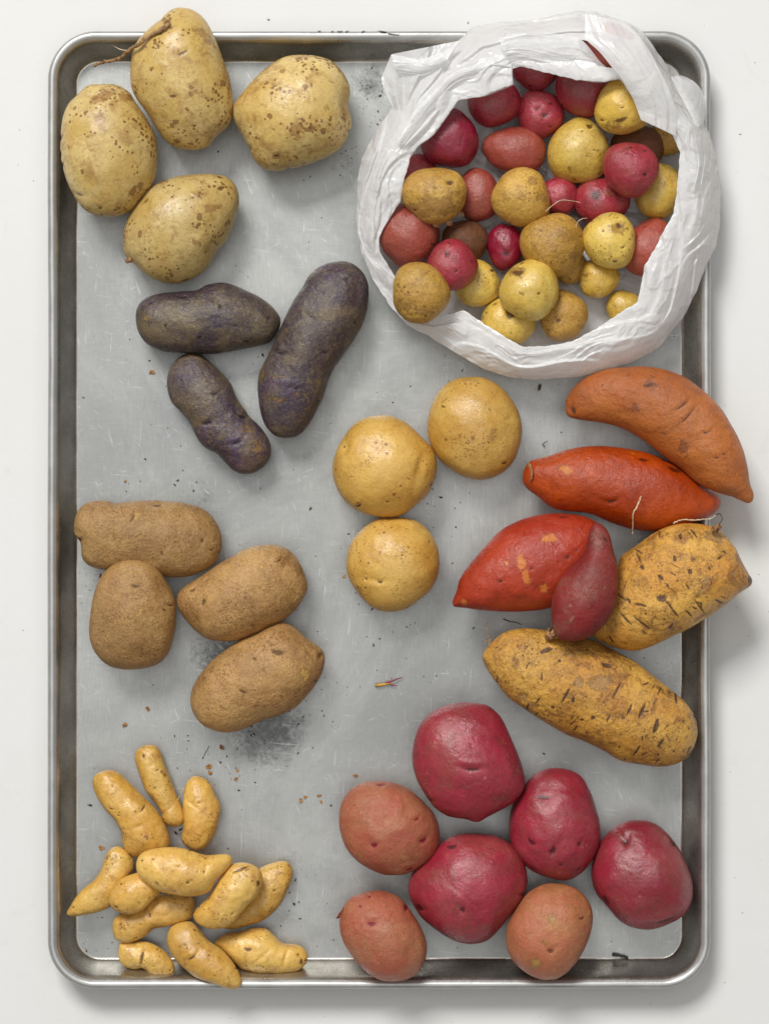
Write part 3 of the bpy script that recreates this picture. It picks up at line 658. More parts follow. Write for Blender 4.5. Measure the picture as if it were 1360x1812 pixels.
g_gold = 'round gold potatoes in the middle of the pan'
potato('potato', 'round gold potato just below the plastic bag, topmost of the three', 'potato', 'gold', cr(C7, [(930,90),(1010,98),(1090,140),(1150,195),(1200,270),(1228,350),(1235,430),(1220,510),(1190,590),(1140,650),(1080,690),(1000,710),(920,705),(850,675),(780,630),(730,580),(685,500),(665,420),(670,330),(700,240),(750,160),(830,105)]),
    tk=0.82, marks=[mk(C7,1125,615,20,10,-20,1.6,'eye'), mk(C7,1055,450,30,50,20,0.2,'patch'), mk(C7,1150,350,26,16,0,1.5,'pit')], eyes=1, seed=12, group=g_gold, lump=0.8)
potato('potato', 'gold potato with a dimple on its left shoulder, between the other two', 'potato', 'gold', cr(C7, [(390,322),(460,330),(530,360),(590,410),(650,470),(695,520),(720,590),(722,660),(700,740),(650,820),(590,870),(530,915),(470,935),(400,938),(330,925),(250,900),(180,850),(130,780),(100,700),(97,620),(120,530),(165,450),(220,380),(300,335)]),
    tk=0.82, marks=[mk(C7,175,520,40,22,-70,5,'pit'), mk(C7,620,640,90,26,-75,4,'pit'), mk(C7,425,845,14,8,0,1.6,'eye'), mk(C7,690,740,22,10,-60,1.5,'eye')], eyes=1, seed=13, group=g_gold, lump=0.8)
potato('potato', 'gold potato with small pits on its lower left, bottom one of the three', 'potato', 'gold', cr(C7, [(440,940),(530,940),(610,960),(670,1010),(715,1080),(735,1150),(738,1240),(720,1310),(680,1380),(620,1430),(550,1480),(470,1503),(390,1500),(320,1470),(260,1410),(210,1340),(180,1260),(180,1180),(200,1100),(240,1040),(300,985),(370,945)]),
    tk=0.82, marks=[mk(C7,380,1325,22,12,0,2,'eye'), mk(C7,295,1308,9,8,0,2,'eye'), mk(C7,292,1362,6,6,0,1.5,'eye'), mk(C7,485,1130,12,10,0,1,'spot'), mk(C7,515,1163,8,7,0,1.4,'eye'), mk(C7,575,1130,10,9,0,1,'spot'), mk(C7,340,1310,90,20,4,2,'pit'), mk(C7,630,1000,50,40,30,2.2,'pit')], eyes=0, seed=14, group=g_gold, lump=0.8)

# sweet potatoes
s2 = potato('sweet_potato', 'bright orange sweet potato with a cut pale end, tucked under the brown curved one', 'sweet potato', 'sweet_orange', cr(C8, [(640,373),(740,380),(850,400),(950,440),(1030,490),(1100,550),(1150,580),(1160,620),(1130,655),(1080,680),(1000,705),(900,728),(800,720),(700,690),(620,655),(530,645),(460,630),(400,585),(345,540),(336,505),(345,470),(370,435),(440,415),(530,385)]),
    marks=[mk(C8,510,472,32,20,20,0.5,'patch'), mk(C8,695,605,32,10,-10,2.2,'eye'), mk(C8,830,430,30,10,10,2,'eye'), mk(C8,955,470,40,14,25,2,'eye'), mk(C8,790,408,16,6,30,0.4,'patch'), mk(C8,1130,620,18,18,0,1,'spot')], eyes=2, seed=20, z=0.0285)
e = [(cr(C8, [(362+18*math.cos(R(t)), 487+44*math.sin(R(t)))])[0]) for t in range(0, 360, 24)]
def disc(name, pts, z, parent, mat, dome=0.0012, tilt=0.0):
    c = np.mean(pts, axis=0); V = []; n = len(pts); F = []
    for k, (t, dz) in enumerate(((1.0, 0), (0.9, dome), (0.55, dome*0.1), (0.2, -dome*0.5))):
        for p in pts:
            q = c+(np.array(p)-c)*t; V.append(P(q[0], q[1], z+dz+tilt*(q[0]-c[0])))
    for k in range(3):
        for i in range(n): F.append((k*n+i, k*n+(i+1) % n, (k+1)*n+(i+1) % n, (k+1)*n+i))
    F.append(tuple(3*n+i for i in range(n)))
    return np_mesh(name, V, F, mat, parent, loc=tuple(np.mean(V, axis=0)))
disc('cut_end', e, 0.0335, s2, M['stub'], 0.0016, 0.0011)
s1 = potato('sweet_potato', 'brownish orange curved sweet potato reaching over the right pan rim', 'sweet potato', 'sweet_tan', cr(C8, [(760,45),(850,42),(940,60),(1020,95),(1090,150),(1150,210),(1200,290),(1240,370),(1262,450),(1275,530),(1292,575),(1285,605),(1262,613),(1230,598),(1180,580),(1120,560),(1050,520),(990,465),(940,430),(880,380),(820,335),(740,295),(660,275),(590,265),(530,250),(517,210),(530,160),(570,110),(620,75),(690,52)]),
    z=0.037, slope=(0.13, 0.0), marks=[mk(C8,865,115,26,34,10,0.4,'patch'), mk(C8,850,125,30,14,-20,1.8,'eye'), mk(C8,985,210,50,6,-38,1.6,'eye'), mk(C8,1010,250,60,5,-50,1.2,'eye'), mk(C8,1085,320,30,6,-20,1.5,'eye'), mk(C8,790,225,30,30,0,0.2,'patch'), mk(C8,770,85,12,10,0,1,'spot'), mk(C8,545,225,14,36,-30,3,'eye'), mk(C8,990,385,26,40,-20,0.3,'patch'), mk(C8,1155,410,14,5,-20,1.5,'eye'), mk(C8,940,170,80,5,20,0.8,'pit'), mk(C8,1060,165,60,5,-30,0.8,'pit')], eyes=2, seed=21, scars=12, scar_ang=-40)
for (x, y, rx, ry) in ((1103, 250, 13, 11), (1040, 458, 20, 32)):
    pass
s3 = potato('sweet_potato', 'broad red orange sweet potato with a pointed left tip and pale scraped patches', 'sweet potato', 'sweet_red', cr(C8, [(480,652),(560,658),(620,675),(670,710),(690,760),(670,830),(620,910),(560,980),(480,1035),(400,1055),(290,1062),(170,1055),(100,1045),(52,1040),(48,1015),(65,975),(80,920),(130,850),(190,780),(250,720),(340,675),(410,657)]),
    marks=[mk(C8,440,752,34,22,-5,0.8,'patch'), mk(C8,325,855,20,34,-15,0.6,'patch'), mk(C8,345,915,18,44,-20,0.6,'patch'), mk(C8,420,960,20,18,0,0.6,'patch'), mk(C8,265,855,9,11,-30,0.6,'patch'), mk(C8,92,1022,12,18,-30,0.6,'patch'), mk(C8,515,833,14,12,0,1.8,'eye'), mk(C8,552,803,9,8,0,1.5,'eye'), mk(C8,365,878,12,10,0,1.2,'eye'), mk(C8,500,665,18,6,0,1.5,'eye'), mk(C8,380,955,36,18,20,0.8,'spot'), mk(C8,435,850,12,12,0,0.3,'patch')], eyes=1, seed=22, z=0.033, tk=0.85)
s5 = potato('sweet_potato', 'thick yellow sweet potato with dark slashes, overhanging the right pan rim', 'sweet potato', 'sweet_yellow', cr(C9, [(1000,112),(1060,115),(1130,130),(1160,155),(1205,210),(1235,270),(1265,325),(1282,350),(1275,380),(1230,410),(1170,460),(1100,510),(1020,560),(940,600),(870,635),(800,658),(730,655),(660,630),(610,600),(590,540),(640,450),(690,350),(715,290),(730,250),(800,200),(870,150),(940,120)]),
    z=0.042, slope=(0.08, 0.02), tk=0.85, cells=170, marks=[mk(C9,790,255,26,5,70,1.5,'cut'), mk(C9,802,298,12,9,60,1.5,'cut'), mk(C9,812,350,14,26,0,0.5,'spot'), mk(C9,735,520,44,5,48,1.8,'cut'), mk(C9,800,535,50,5,38,1.8,'cut'), mk(C9,880,430,24,18,0,1.6,'cut'), mk(C9,930,480,50,5,52,1.8,'cut'), mk(C9,1045,465,40,4,50,1.6,'cut'), mk(C9,1000,495,26,5,45,1.5,'cut'), mk(C9,937,260,8,16,-10,1.2,'cut'), mk(C9,966,165,6,18,0,1.2,'cut'), mk(C9,1000,315,10,14,-20,1.2,'cut'), mk(C9,1065,360,14,34,30,0.6,'patch'), mk(C9,1050,400,40,10,-40,0.6,'patch'), mk(C9,990,380,24,4,60,1.2,'cut'), mk(C9,745,440,16,6,55,1.2,'cut'), mk(C9,1185,325,14,12,0,0.6,'patch'), mk(C9,1270,345,12,30,10,1.5,'cut'), mk(C9,925,410,36,26,0,0.3,'spot'), mk(C9,1110,165,50,26,0,1.0,'patch'), mk(C9,960,590,16,6,-10,1.2,'cut'), mk(C9,860,560,60,14,20,0.2,'spot'), mk(C9,1100,300,40,14,60,2.0,'pit')], eyes=2, seed=23, scars=110, scar_ang=52)
s6 = potato('sweet_potato', 'long yellow sweet potato covered in brown scars, lowest of the sweet potatoes', 'sweet potato', 'sweet_yellow', cr(C9, [(300,562),(380,568),(440,580),(530,600),(610,615),(700,660),(790,710),(860,765),(930,820),(990,870),(1035,930),(1052,990),(1045,1050),(1015,1110),(960,1145),(890,1157),(800,1145),(720,1130),(650,1090),(580,1055),(490,1020),(400,970),(310,910),(240,860),(190,800),(150,740),(128,690),(140,655),(170,620),(220,580)]),
    tk=0.88, z=0.0335, cells=185, marks=[mk(C9,475,840,44,6,-62,1.6,'cut'), mk(C9,525,880,46,20,5,0.5,'spot'), mk(C9,625,785,50,30,-10,0.6,'patch'), mk(C9,530,785,26,24,0,0.6,'patch'), mk(C9,300,855,24,22,10,2.5,'patch'), mk(C9,335,885,26,14,30,0.8,'patch'), mk(C9,215,675,50,12,5,0.4,'spot'), mk(C9,395,650,30,12,-20,1.2,'cut'), mk(C9,745,900,30,6,-65,1.5,'cut'), mk(C9,800,905,40,7,-65,1.8,'cut'), mk(C9,860,970,36,12,-75,1.6,'cut'), mk(C9,655,935,16,6,-60,1.2,'cut'), mk(C9,590,935,10,9,0,1.0,'cut'), mk(C9,545,945,8,6,0,1.0,'cut'), mk(C9,650,715,28,10,20,1.0,'cut'), mk(C9,690,820,40,6,-60,1.0,'cut'), mk(C9,520,985,16,5,-60,1.0,'cut'), mk(C9,780,1080,30,6,-60,1.2,'cut'), mk(C9,880,1045,24,8,-60,1.0,'cut'), mk(C9,680,1050,40,20,10,0.3,'spot'), mk(C9,960,910,18,14,0,1.2,'spot'), mk(C9,1010,1080,20,5,-60,1.0,'cut'), mk(C9,405,820,10,14,-20,0.6,'spot'), mk(C9,265,720,8,24,0,0.4,'patch'), mk(C9,920,900,16,40,-30,1.8,'pit'), mk(C9,435,705,26,10,-30,0.8,'spot'), mk(C9,560,660,80,16,20,0.2,'spot'), mk(C9,900,830,90,14,35,0.3,'spot')], eyes=2, seed=24, scars=170, scar_ang=-58)
s4 = potato('sweet_potato', 'small maroon sweet potato lying on top where the red, orange and yellow ones meet', 'sweet potato', 'sweet_maroon', cr(C9, [(625,108),(655,125),(675,160),(690,220),(708,290),(712,370),(705,450),(680,510),(640,560),(590,600),(530,618),(470,615),(440,590),(425,540),(425,460),(440,400),(470,340),(520,290),(560,250),(575,200),(590,140),(603,113)]),
    z=0.066, slope=(0, -0.03), marks=[mk(C9,505,520,22,8,-60,0.8,'patch'), mk(C9,645,385,12,6,-60,0.8,'patch'), mk(C9,610,555,10,10,0,1,'eye'), mk(C9,560,420,8,8,0,1,'eye'), mk(C9,620,180,50,60,0,0.2,'patch'), mk(C9,655,180,20,8,60,1.2,'eye'), mk(C9,500,460,8,8,0,0.6,'patch')], eyes=2, seed=25, tk=0.8, cells=64)
tube('stub', [(978, 1118, 0.058), (973, 1124, 0.056), (969, 1128, 0.053)], 0.0045, 0.0022, M['stub'], s4, 8, wob=0.0003)
# fine roots of the sweet potatoes
tube('root', [(1133, 878, 0.056), (1128, 893, 0.060), (1120, 908, 0.060), (1119, 925, 0.055), (1118, 944, 0.048)], 0.0006, 0.00035, M['hair'], s2, 5, wob=0.0002)
tube('root', [(1190, 926, 0.066), (1205, 920, 0.068), (1230, 920, 0.072), (1255, 918, 0.074), (1265, 912, 0.074)], 0.0005, 0.0003, M['hair'], s5, 5, wob=0.0002)
tube('root', [(1265, 912, 0.070), (1272, 909, 0.069), (1277, 918, 0.068), (1271, 928, 0.068)], 0.00045, 0.0003, M['hair_dark'], s5, 5)
tube('stub', [(1262, 940, 0.060), (1268, 934, 0.063), (1274, 930, 0.064)], 0.0030, 0.0012, M['stub'], s5, 8, wob=0.0003)
tube('root', [(862, 1150, 0.036), (866, 1138, 0.036), (864, 1122, 0.030), (859, 1108, 0.026), (862, 1103, 0.025)], 0.0007, 0.0003, M['root'], s6, 5, wob=0.0002)
tube('root', [(866, 1138, 0.036), (858, 1133, 0.034), (852, 1136, 0.032)], 0.0004, 0.0002, M['root'], s6, 5)
tube('root', [(890, 1095, 0.001), (902, 1100, 0.0015), (912, 1101, 0.001), (922, 1105, 0.001)], 0.0004, 0.0002, M['hair_dark'], s6, 5)

g_red = 'red potatoes at the bottom right of the pan'
potato('potato', 'largest red potato, topmost of the red ones, with a wide eye in its middle', 'potato', 'red', cr(C10, [(520,45),(580,52),(620,80),(645,115),(670,170),(695,230),(713,290),(712,340),(680,385),(630,415),(590,435),(550,455),(510,445),(450,435),(400,400),(365,350),(340,300),(328,240),(335,180),(350,130),(380,90),(420,65),(470,48)]),
    z=0.036, tk=0.8, marks=[mk(C10,530,263,36,9,2,2.5,'eye'), mk(C10,530,238,60,10,2,-1.5,'pit'), mk(C10,695,270,20,46,-10,0.3,'patch'), mk(C10,630,365,34,16,0,0.3,'patch'), mk(C10,382,378,16,12,30,2.5,'eye')], eyes=0, seed=30, group=g_red)
potato('potato', 'pinkish brown potato left of the largest red one, with two magenta eyes', 'potato', 'pink', cr(C10, [(210,315),(265,322),(320,345),(370,390),(405,430),(422,480),(420,530),(395,580),(350,615),(290,638),(230,635),(170,610),(120,570),(90,520),(77,460),(82,400),(110,350),(155,322)]),
    marks=[mk(C10,198,522,16,14,0,2.2,'eye'), mk(C10,365,508,18,12,-20,2.2,'eye'), mk(C10,240,430,16,12,0,1.5,'pit'), mk(C10,320,610,16,7,-20,1.4,'eye'), mk(C10,222,322,22,6,0,1.5,'eye'), mk(C10,150,560,20,18,0,0.1,'patch'), mk(C10,270,643,18,8,0,1.5,'eye')], eyes=1, seed=31, group=g_red)
potato('potato', 'crimson potato in the middle of the red ones, shiny and rounded', 'potato', 'red', cr(C10, [(560,495),(620,505),(670,535),(700,570),(720,620),(723,670),(705,720),(670,770),(630,820),(590,860),(540,873),(480,865),(420,835),(370,795),(335,750),(315,700),(320,650),(345,610),(390,570),(440,520),(500,497)]),
    marks=[mk(C10,498,738,12,18,-20,2.2,'eye'), mk(C10,462,532,22,12,-10,2.5,'eye'), mk(C10,350,745,22,16,30,3,'eye'), mk(C10,500,690,60,4,40,0.8,'pit'), mk(C10,400,820,60,8,30,1.5,'cut')], eyes=1, seed=32, group=g_red, tk=0.85)
potato('potato', 'red potato with a cluster of dark eyes, directly right of the largest red one', 'potato', 'red', cr(C10, [(810,270),(865,275),(910,300),(940,350),(960,410),(973,470),(970,530),(950,580),(910,630),(860,655),(810,650),(750,630),(700,590),(670,540),(660,480),(665,420),(685,370),(720,320),(760,285)]),
    marks=[mk(C10,805,535,12,24,15,2.5,'eye'), mk(C10,730,512,22,12,40,2.2,'eye'), mk(C10,895,518,10,14,0,2.2,'eye'), mk(C10,832,590,10,7,0,1.6,'eye'), mk(C10,775,360,34,11,0,1.6,'eye'), mk(C10,800,330,90,16,0,2.0,'pit'), mk(C10,800,545,10,10,0,2,'cut')], eyes=1, seed=33, group=g_red)
potato('potato', 'red potato touching the right pan wall, rightmost of the red ones', 'potato', 'red', cr(C10, [(1110,450),(1160,460),(1205,495),(1240,540),(1270,600),(1290,660),(1290,720),(1265,770),(1210,805),(1150,825),(1090,820),(1040,795),(1000,750),(960,700),(943,640),(950,580),(970,530),(1010,485),(1060,455)]),
    marks=[mk(C10,1050,508,14,16,0,4,'eye'), mk(C10,1050,505,26,24,0,0.5,'patch'), mk(C10,1220,525,18,9,40,2,'eye'), mk(C10,1190,790,44,9,-15,2.2,'eye'), mk(C10,1055,520,40,40,0,3,'pit'), mk(C10,985,715,24,10,60,2,'eye')], eyes=0, seed=34, group=g_red)
p9 = potato('potato', 'rosy brown potato with a flaking sprout on its left, at the near pan wall', 'potato', 'pink', cr(C10, [(200,692),(250,698),(290,720),(330,770),(360,820),(378,870),(375,920),(350,970),(310,995),(250,1003),(200,990),(150,950),(110,900),(85,850),(78,790),(95,740),(130,710)]),
    z=0.034, marks=[mk(C10,188,790,22,12,5,3,'eye'), mk(C10,150,735,7,6,0,1.5,'eye'), mk(C10,182,705,7,5,0,1.5,'eye'), mk(C10,308,745,10,14,0,1.8,'eye'), mk(C10,95,770,14,30,10,0.3,'patch')], eyes=0, seed=35, group=g_red)
potato('potato', 'tan and rose potato, rightmost of those at the near pan wall', 'potato', 'rosy_tan', cr(C10, [(800,667),(850,670),(900,690),(935,730),(948,780),(940,840),(915,900),(880,950),(840,985),(800,998),(750,990),(700,960),(665,920),(650,870),(655,810),(680,760),(720,705),(760,678)]),
    z=0.034, marks=[mk(C10,797,882,16,12,0,2.5,'eye'), mk(C10,805,770,18,24,0,0.3,'patch'), mk(C10,772,850,16,14,0,0.3,'patch'), mk(C10,735,925,40,28,0,0.2,'patch'), mk(C10,905,775,14,9,0,1.4,'eye')], eyes=1, seed=36, group=g_red)
M['flake'] = plain('red_skin_flake', (172, 62, 52), 0.7)
tube('sprout', [(604, 1622, 0.034), (606, 1614, 0.037), (608, 1606, 0.036)], 0.0022, 0.0006, M['flake'], p9, 5, wob=0.0005)
tube('sprout', [(603, 1620, 0.032), (599, 1622, 0.030), (596, 1624, 0.028)], 0.0014, 0.0005, M['flake'], p9, 5, wob=0.0004)

g_f = 'fingerling potatoes in the bottom left corner of the pan'
def fing(label, pts, seed, z=None, slope=(0, 0), marks=(), **kw):
    kw.setdefault('tk', 0.92)
    return potato('fingerling_potato', label, 'fingerling potato', 'finger', cr(C6, pts), z=z, slope=slope, marks=[mk(C6, *m) for m in marks], seed=seed, cells=84, group=g_f, eyes=6, lump=1.5, spots=9, **kw)
f1 = fing('slim fingerling with a narrow neck, topmost of the heap', [(440,48),(480,55),(505,90),(520,140),(550,210),(575,280),(600,340),(620,390),(612,425),(580,443),(540,440),(510,415),(500,370),(470,320),(430,270),(405,210),(385,150),(377,105),(395,65)], 40, marks=[(422,100,10,14,0,1.5,'eye'),(490,165,16,6,-20,1,'eye'),(525,370,50,7,-40,2,'pit')])
fing('longest fingerling with a bulging lower end, leaning toward the left pan wall', [(240,170),(290,178),(330,210),(380,260),(430,310),(480,360),(515,420),(540,480),(548,530),(520,565),(460,580),(400,590),(350,575),(320,530),(310,470),(280,410),(230,355),(195,300),(175,240),(185,195)], 41, z=0.017, marks=[(278,240,8,6,0,1.4,'eye'),(425,345,26,9,-60,1.8,'eye'),(270,350,16,6,20,1.2,'eye'),(400,430,70,10,-20,1.5,'pit')])
fing('short curved fingerling, rightmost of the three pointing up', [(660,200),(710,210),(745,240),(765,290),(790,340),(785,400),(770,460),(745,510),(710,550),(670,558),(620,535),(602,500),(610,450),(612,400),(608,350),(612,290),(625,235)], 42, marks=[(690,320,14,5,0,1.2,'eye'),(735,440,10,10,0,0.3,'spot'),(650,325,40,8,30,1.5,'pit')])
fing('fingerling with a sharp orange tip pressed against the left pan wall', [(300,538),(345,560),(370,600),(370,650),(340,700),(310,760),(270,810),(255,832),(200,855),(130,868),(80,873),(50,860),(70,820),(95,780),(130,740),(180,700),(215,650),(235,590),(260,550)], 43, slope=(-0.08, 0), z=0.0165, marks=[(250,640,20,12,0,0.3,'spot'),(85,825,8,6,0,1,'eye')])
fing('slender fingerling lying crosswise beneath the two round ended ones', [(540,768),(610,765),(660,790),(665,840),(650,880),(600,905),(530,925),(470,935),(440,960),(390,990),(330,1002),(285,985),(270,940),(275,890),(310,860),(370,840),(430,800),(480,770)], 44, z=0.014, marks=[(315,905,8,6,0,1,'eye'),(280,970,12,8,30,1,'spot'),(455,860,8,20,-10,1.2,'eye'),(318,962,8,8,0,0.5,'spot')])
fing('stubby pale fingerling half hidden under the large crosswise one', [(340,680),(290,710),(258,750),(253,800),(275,840),(320,860),(370,863),(420,840),(460,800),(500,755),(490,700),(430,660)], 45, z=0.026, marks=[(292,825,16,8,0,1.4,'eye'),(405,800,20,14,10,0.3,'spot')])
fing('large fingerling lying crosswise on top of the middle of the heap', [(550,541),(620,550),(680,570),(730,580),(800,575),(835,580),(848,610),(820,650),(770,700),(740,750),(700,770),(640,778),(560,768),(490,750),(430,710),(390,660),(385,610),(410,570),(470,548)], 46, z=0.036, marks=[(640,700,12,10,0,1.4,'eye'),(655,688,20,14,0,0.4,'spot'),(718,650,8,10,0,1,'eye'),(415,600,8,6,0,1.4,'eye'),(730,620,40,12,-60,2,'pit'),(470,590,12,5,0,1,'eye'),(435,635,16,10,0,0.3,'spot')])
fing('fingerling partly covered by its neighbour, rightmost in the heap', [(1085,608),(1125,625),(1137,670),(1125,720),(1100,780),(1060,840),(1000,890),(920,920),(850,937),(800,925),(850,870),(900,800),(940,730),(960,670),(1000,630)], 47, marks=[(1095,790,12,12,0,0.3,'spot'),(1050,740,10,6,0,1,'eye')])
fing('wrinkled fingerling resting on top of the rightmost one', [(890,615),(950,628),(985,660),(992,710),(970,770),(920,820),(880,870),(840,910),(780,933),(720,930),(675,905),(658,870),(680,830),(730,780),(760,730),(790,680),(830,630)], 48, z=0.032, marks=[(890,640,44,7,-20,1.8,'cut'),(975,710,12,24,0,1.5,'eye'),(850,855,8,7,0,1.4,'eye'),(920,800,10,16,20,0.6,'spot')])
fing('small two lobed fingerling in the near left of the heap', [(310,1000),(370,995),(430,995),(490,1020),(540,1060),(568,1110),(560,1150),(510,1170),(460,1160),(420,1125),(370,1128),(320,1110),(298,1070),(300,1030)], 49, z=0.0125, marks=[(418,1060,8,44,10,3,'cut'),(550,1130,8,6,0,1.2,'eye'),(395,1035,50,12,-20,1.2,'pit')])
fing('knobbly fingerling with a wart like right end, near right of the heap', [(760,1000),(810,960),(880,950),(950,930),(1010,935),(1050,970),(1090,1005),(1150,1010),(1190,1030),(1208,1060),(1200,1100),(1160,1135),(1080,1145),(980,1145),(900,1130),(870,1110),(820,1060),(770,1020)], 50, marks=[(925,1020,26,16,10,1.4,'eye'),(1105,1060,10,44,15,3,'pit'),(1165,1050,10,6,0,1.2,'eye'),(1180,1085,8,18,0,1,'cut'),(1000,1050,60,10,-40,1.5,'pit')])
fing('fingerling lying across the near pan wall, lowest of the heap', [(600,905),(650,905),(690,940),(730,990),(790,1030),(840,1080),(880,1140),(892,1190),(870,1218),(820,1215),(760,1195),(680,1170),(620,1130),(570,1080),(535,1020),(530,970),(555,925)], 51, z=0.022, slope=(0.08, -0.13), marks=[(740,1050,8,6,0,1,'eye'),(660,1060,34,9,-35,2.2,'eye'),(630,1130,30,16,30,0.5,'spot'),(600,1010,20,14,0,0.2,'spot')])
tube('root', [(315, 1415, 0.010), (320, 1405, 0.012), (325, 1396, 0.012)], 0.0003, 0.0002, M['hair'], f1, 5)

# ------------------------------------------------------------------ small potatoes in the bag
g_b = 'small potatoes heaped in the open plastic bag'
# cx, cy, rx, ry, angle, layer, material, label
BAG = [
 (1078, 84, 46, 44, 0, 1, 'baby_salmon', 'red brown potato peeping through the gap in the plastic at the top'),
 (948, 114, 46, 46, 0, 0, 'baby_red', 'dull red potato cut off by the top inner edge of the bag'),
 (1032, 157, 50, 50, 0, 0, 'baby_red', 'dull red potato beside the big yellow one under the flap'),
 (1102, 190, 51, 50, 10, 1, 'baby_yellow', 'bright yellow potato partly covered by the wide plastic flap'),
 (873, 180, 47, 46, 0, 0, 'baby_red', 'dark red potato under the upper left plastic edge'),
 (955, 202, 42, 44, 0, 1, 'baby_red', 'small red potato with two dark eyes, upper centre of the heap'),
 (795, 246, 52, 53, 0, 0, 'baby_deep', 'shiny crimson potato with pale dots at the upper left of the heap'),
 (911, 267, 56, 44, 8, 1, 'baby_salmon', 'salmon red oval potato lying wide under the small two eyed red one'),
 (1023, 269, 54, 60, 10, 0, 'baby_yellow', 'olive yellow egg shaped potato in the upper middle'),
 (1128, 262, 50, 41, 0, 0, 'baby_brown', 'dark brown potato behind the bright pink one'),
 (1115, 299, 50, 49, 20, 1, 'baby_red', 'bright pink potato on top at the right side of the heap'),
 (742, 303, 30, 30, 0, 0, 'baby_red', 'sliver of red potato by the left plastic edge above the peeling one'),
 (768, 345, 58, 51, 8, 1, 'baby_tan', 'peeling brownish yellow potato at the left edge of the heap'),
 (846, 346, 40, 47, 0, 0, 'baby_salmon', 'freckled pink potato between the peeling and the waxy yellow one'),
 (922, 350, 51, 54, 0, 1, 'baby_tan', 'waxy ochre potato with a grey scar, centre of the heap'),
 (988, 347, 34, 36, 0, 0, 'baby_red', 'red potato behind the two thin white root hairs'),
 (1063, 356, 50, 44, 0, 0, 'baby_red', 'scabby red potato below the olive yellow one'),
 (1166, 338, 45, 50, 0, 0, 'baby_yellow', 'dusty yellow potato against the right inner edge'),
 (724, 416, 55, 60, 0, 0, 'baby_salmon', 'large red potato at the left inner edge of the bag'),
 (823, 427, 42, 38, 0, 0, 'baby_brown', 'dark brown red potato deep in the shade between others'),
 (894, 436, 34, 42, 0, 0, 'baby_deep', 'deep red potato with a black eye, left of the biggest ochre one'),
 (1008, 470, 30, 34, 0, 0, 'baby_tan', 'sliver of yellow potato beneath the biggest ochre one'),
 (978, 432, 57, 56, 0, 1, 'baby_tan', 'biggest round ochre potato, freckled, right of centre'),
 (1058, 492, 37, 35, 0, 0, 'baby_yellow', 'small shaded yellow potato below the pale dimpled one'),
 (1078, 426, 47, 51, 0, 1, 'baby_yellow', 'pale cream yellow potato with a dimple, right of the biggest ochre one'),
 (1150, 440, 48, 54, 20, 0, 'baby_salmon', 'salmon potato half hidden by the right plastic edge'),
 (843, 502, 41, 43, 0, 0, 'baby_yellow', 'yellow potato under the small pinkish red one'),
 (799, 470, 46, 46, 0, 1, 'baby_red', 'small pinkish red potato with a dark eye at the lower left'),
 (743, 518, 52, 54, 0, 1, 'baby_tan', 'russeted tan potato resting on the lower left plastic edge'),
 (897, 571, 49, 43, 15, 0, 'baby_yellow', 'yellow potato at the bottom inner edge with a dimple'),
 (995, 558, 43, 47, 0, 0, 'baby_tan', 'tan potato at the bottom, right of the brightest lemon one'),
 (937, 513, 53, 55, 20, 1, 'baby_yellow', 'brightest lemon yellow potato on top near the bottom edge'),
 (1103, 545, 33, 32, 0, 0, 'baby_yellow', 'yellow potato standing apart at the lower right inner edge'),
 (1180, 245, 36, 32, 0, 0, 'baby_tan', 'brown sliver of potato just below the corner of the flap'),
]
MK = {
 5: [(948, 198, 6, 4, 0, 2, 'eye'), (961, 209, 8, 7, 0, 2.5, 'eye'), (972, 188, 6, 3, 0, 1, 'eye')],
 3: [(1095, 218, 16, 6, -15, 1.5, 'eye'), (1080, 225, 20, 8, 10, .3, 'patch')],
 14: [(940, 325, 9, 9, 0, .8, 'patch'), (955, 355, 12, 10, 0, .3, 'patch')],
 12: [(795, 328, 9, 7, 0, 2.5, 'eye'), (740, 375, 30, 12, 10, .5, 'patch'), (770, 370, 40, 16, 0, .5, 'patch')],
 24: [(1092, 403, 8, 9, 30, 3, 'eye'), (1090, 408, 18, 14, 0, .3, 'patch'), (1063, 413, 3, 3, 0, 1, 'eye'), (1085, 466, 6, 3, 0, 1, 'eye')],
 27: [(790, 453, 5, 10, 0, 2.5, 'eye'), (836, 462, 10, 12, 0, .8, 'spot'), (806, 483, 4, 3, 0, 1, 'eye')],
 20: [(895, 452, 8, 6, 0, 2.5, 'eye'), (892, 425, 3, 4, 0, 1, 'eye')],
 31: [(914, 485, 14, 8, 0, 2, 'eye'), (912, 484, 18, 12, 0, .3, 'patch'), (950, 523, 4, 3, 0, .8, 'eye')],
 10: [(1137, 314, 6, 5, 0, 2, 'eye'), (1112, 264, 6, 3, 0, 1, 'eye'), (1138, 270, 5, 3, 0, 1, 'eye')],
 29: [(900, 560, 12, 12, 20, 2.5, 'eye')],
 28: [(720, 545, 24, 14, 10, .4, 'patch'), (750, 555, 24, 10, -10, .4, 'patch')],
 8: [(1040, 228, 8, 8, 0, 1.5, 'eye')],
 7: [(890, 235, 20, 10, 0, 0.8, 'pit')],
 22: [(960, 405, 12, 12, 0, .3, 'pit'), (1010, 455, 14, 12, 0, .3, 'patch')],
 26: [(870, 480, 6, 4, 0, 1.5, 'eye')],
 16: [(1050, 350, 12, 16, 0, 1.5, 'eye'), (1075, 345, 14, 12, 0, .4, 'patch')],
 30: [(985, 570, 6, 5, 0, 1.5, 'eye')],
}
placed = []
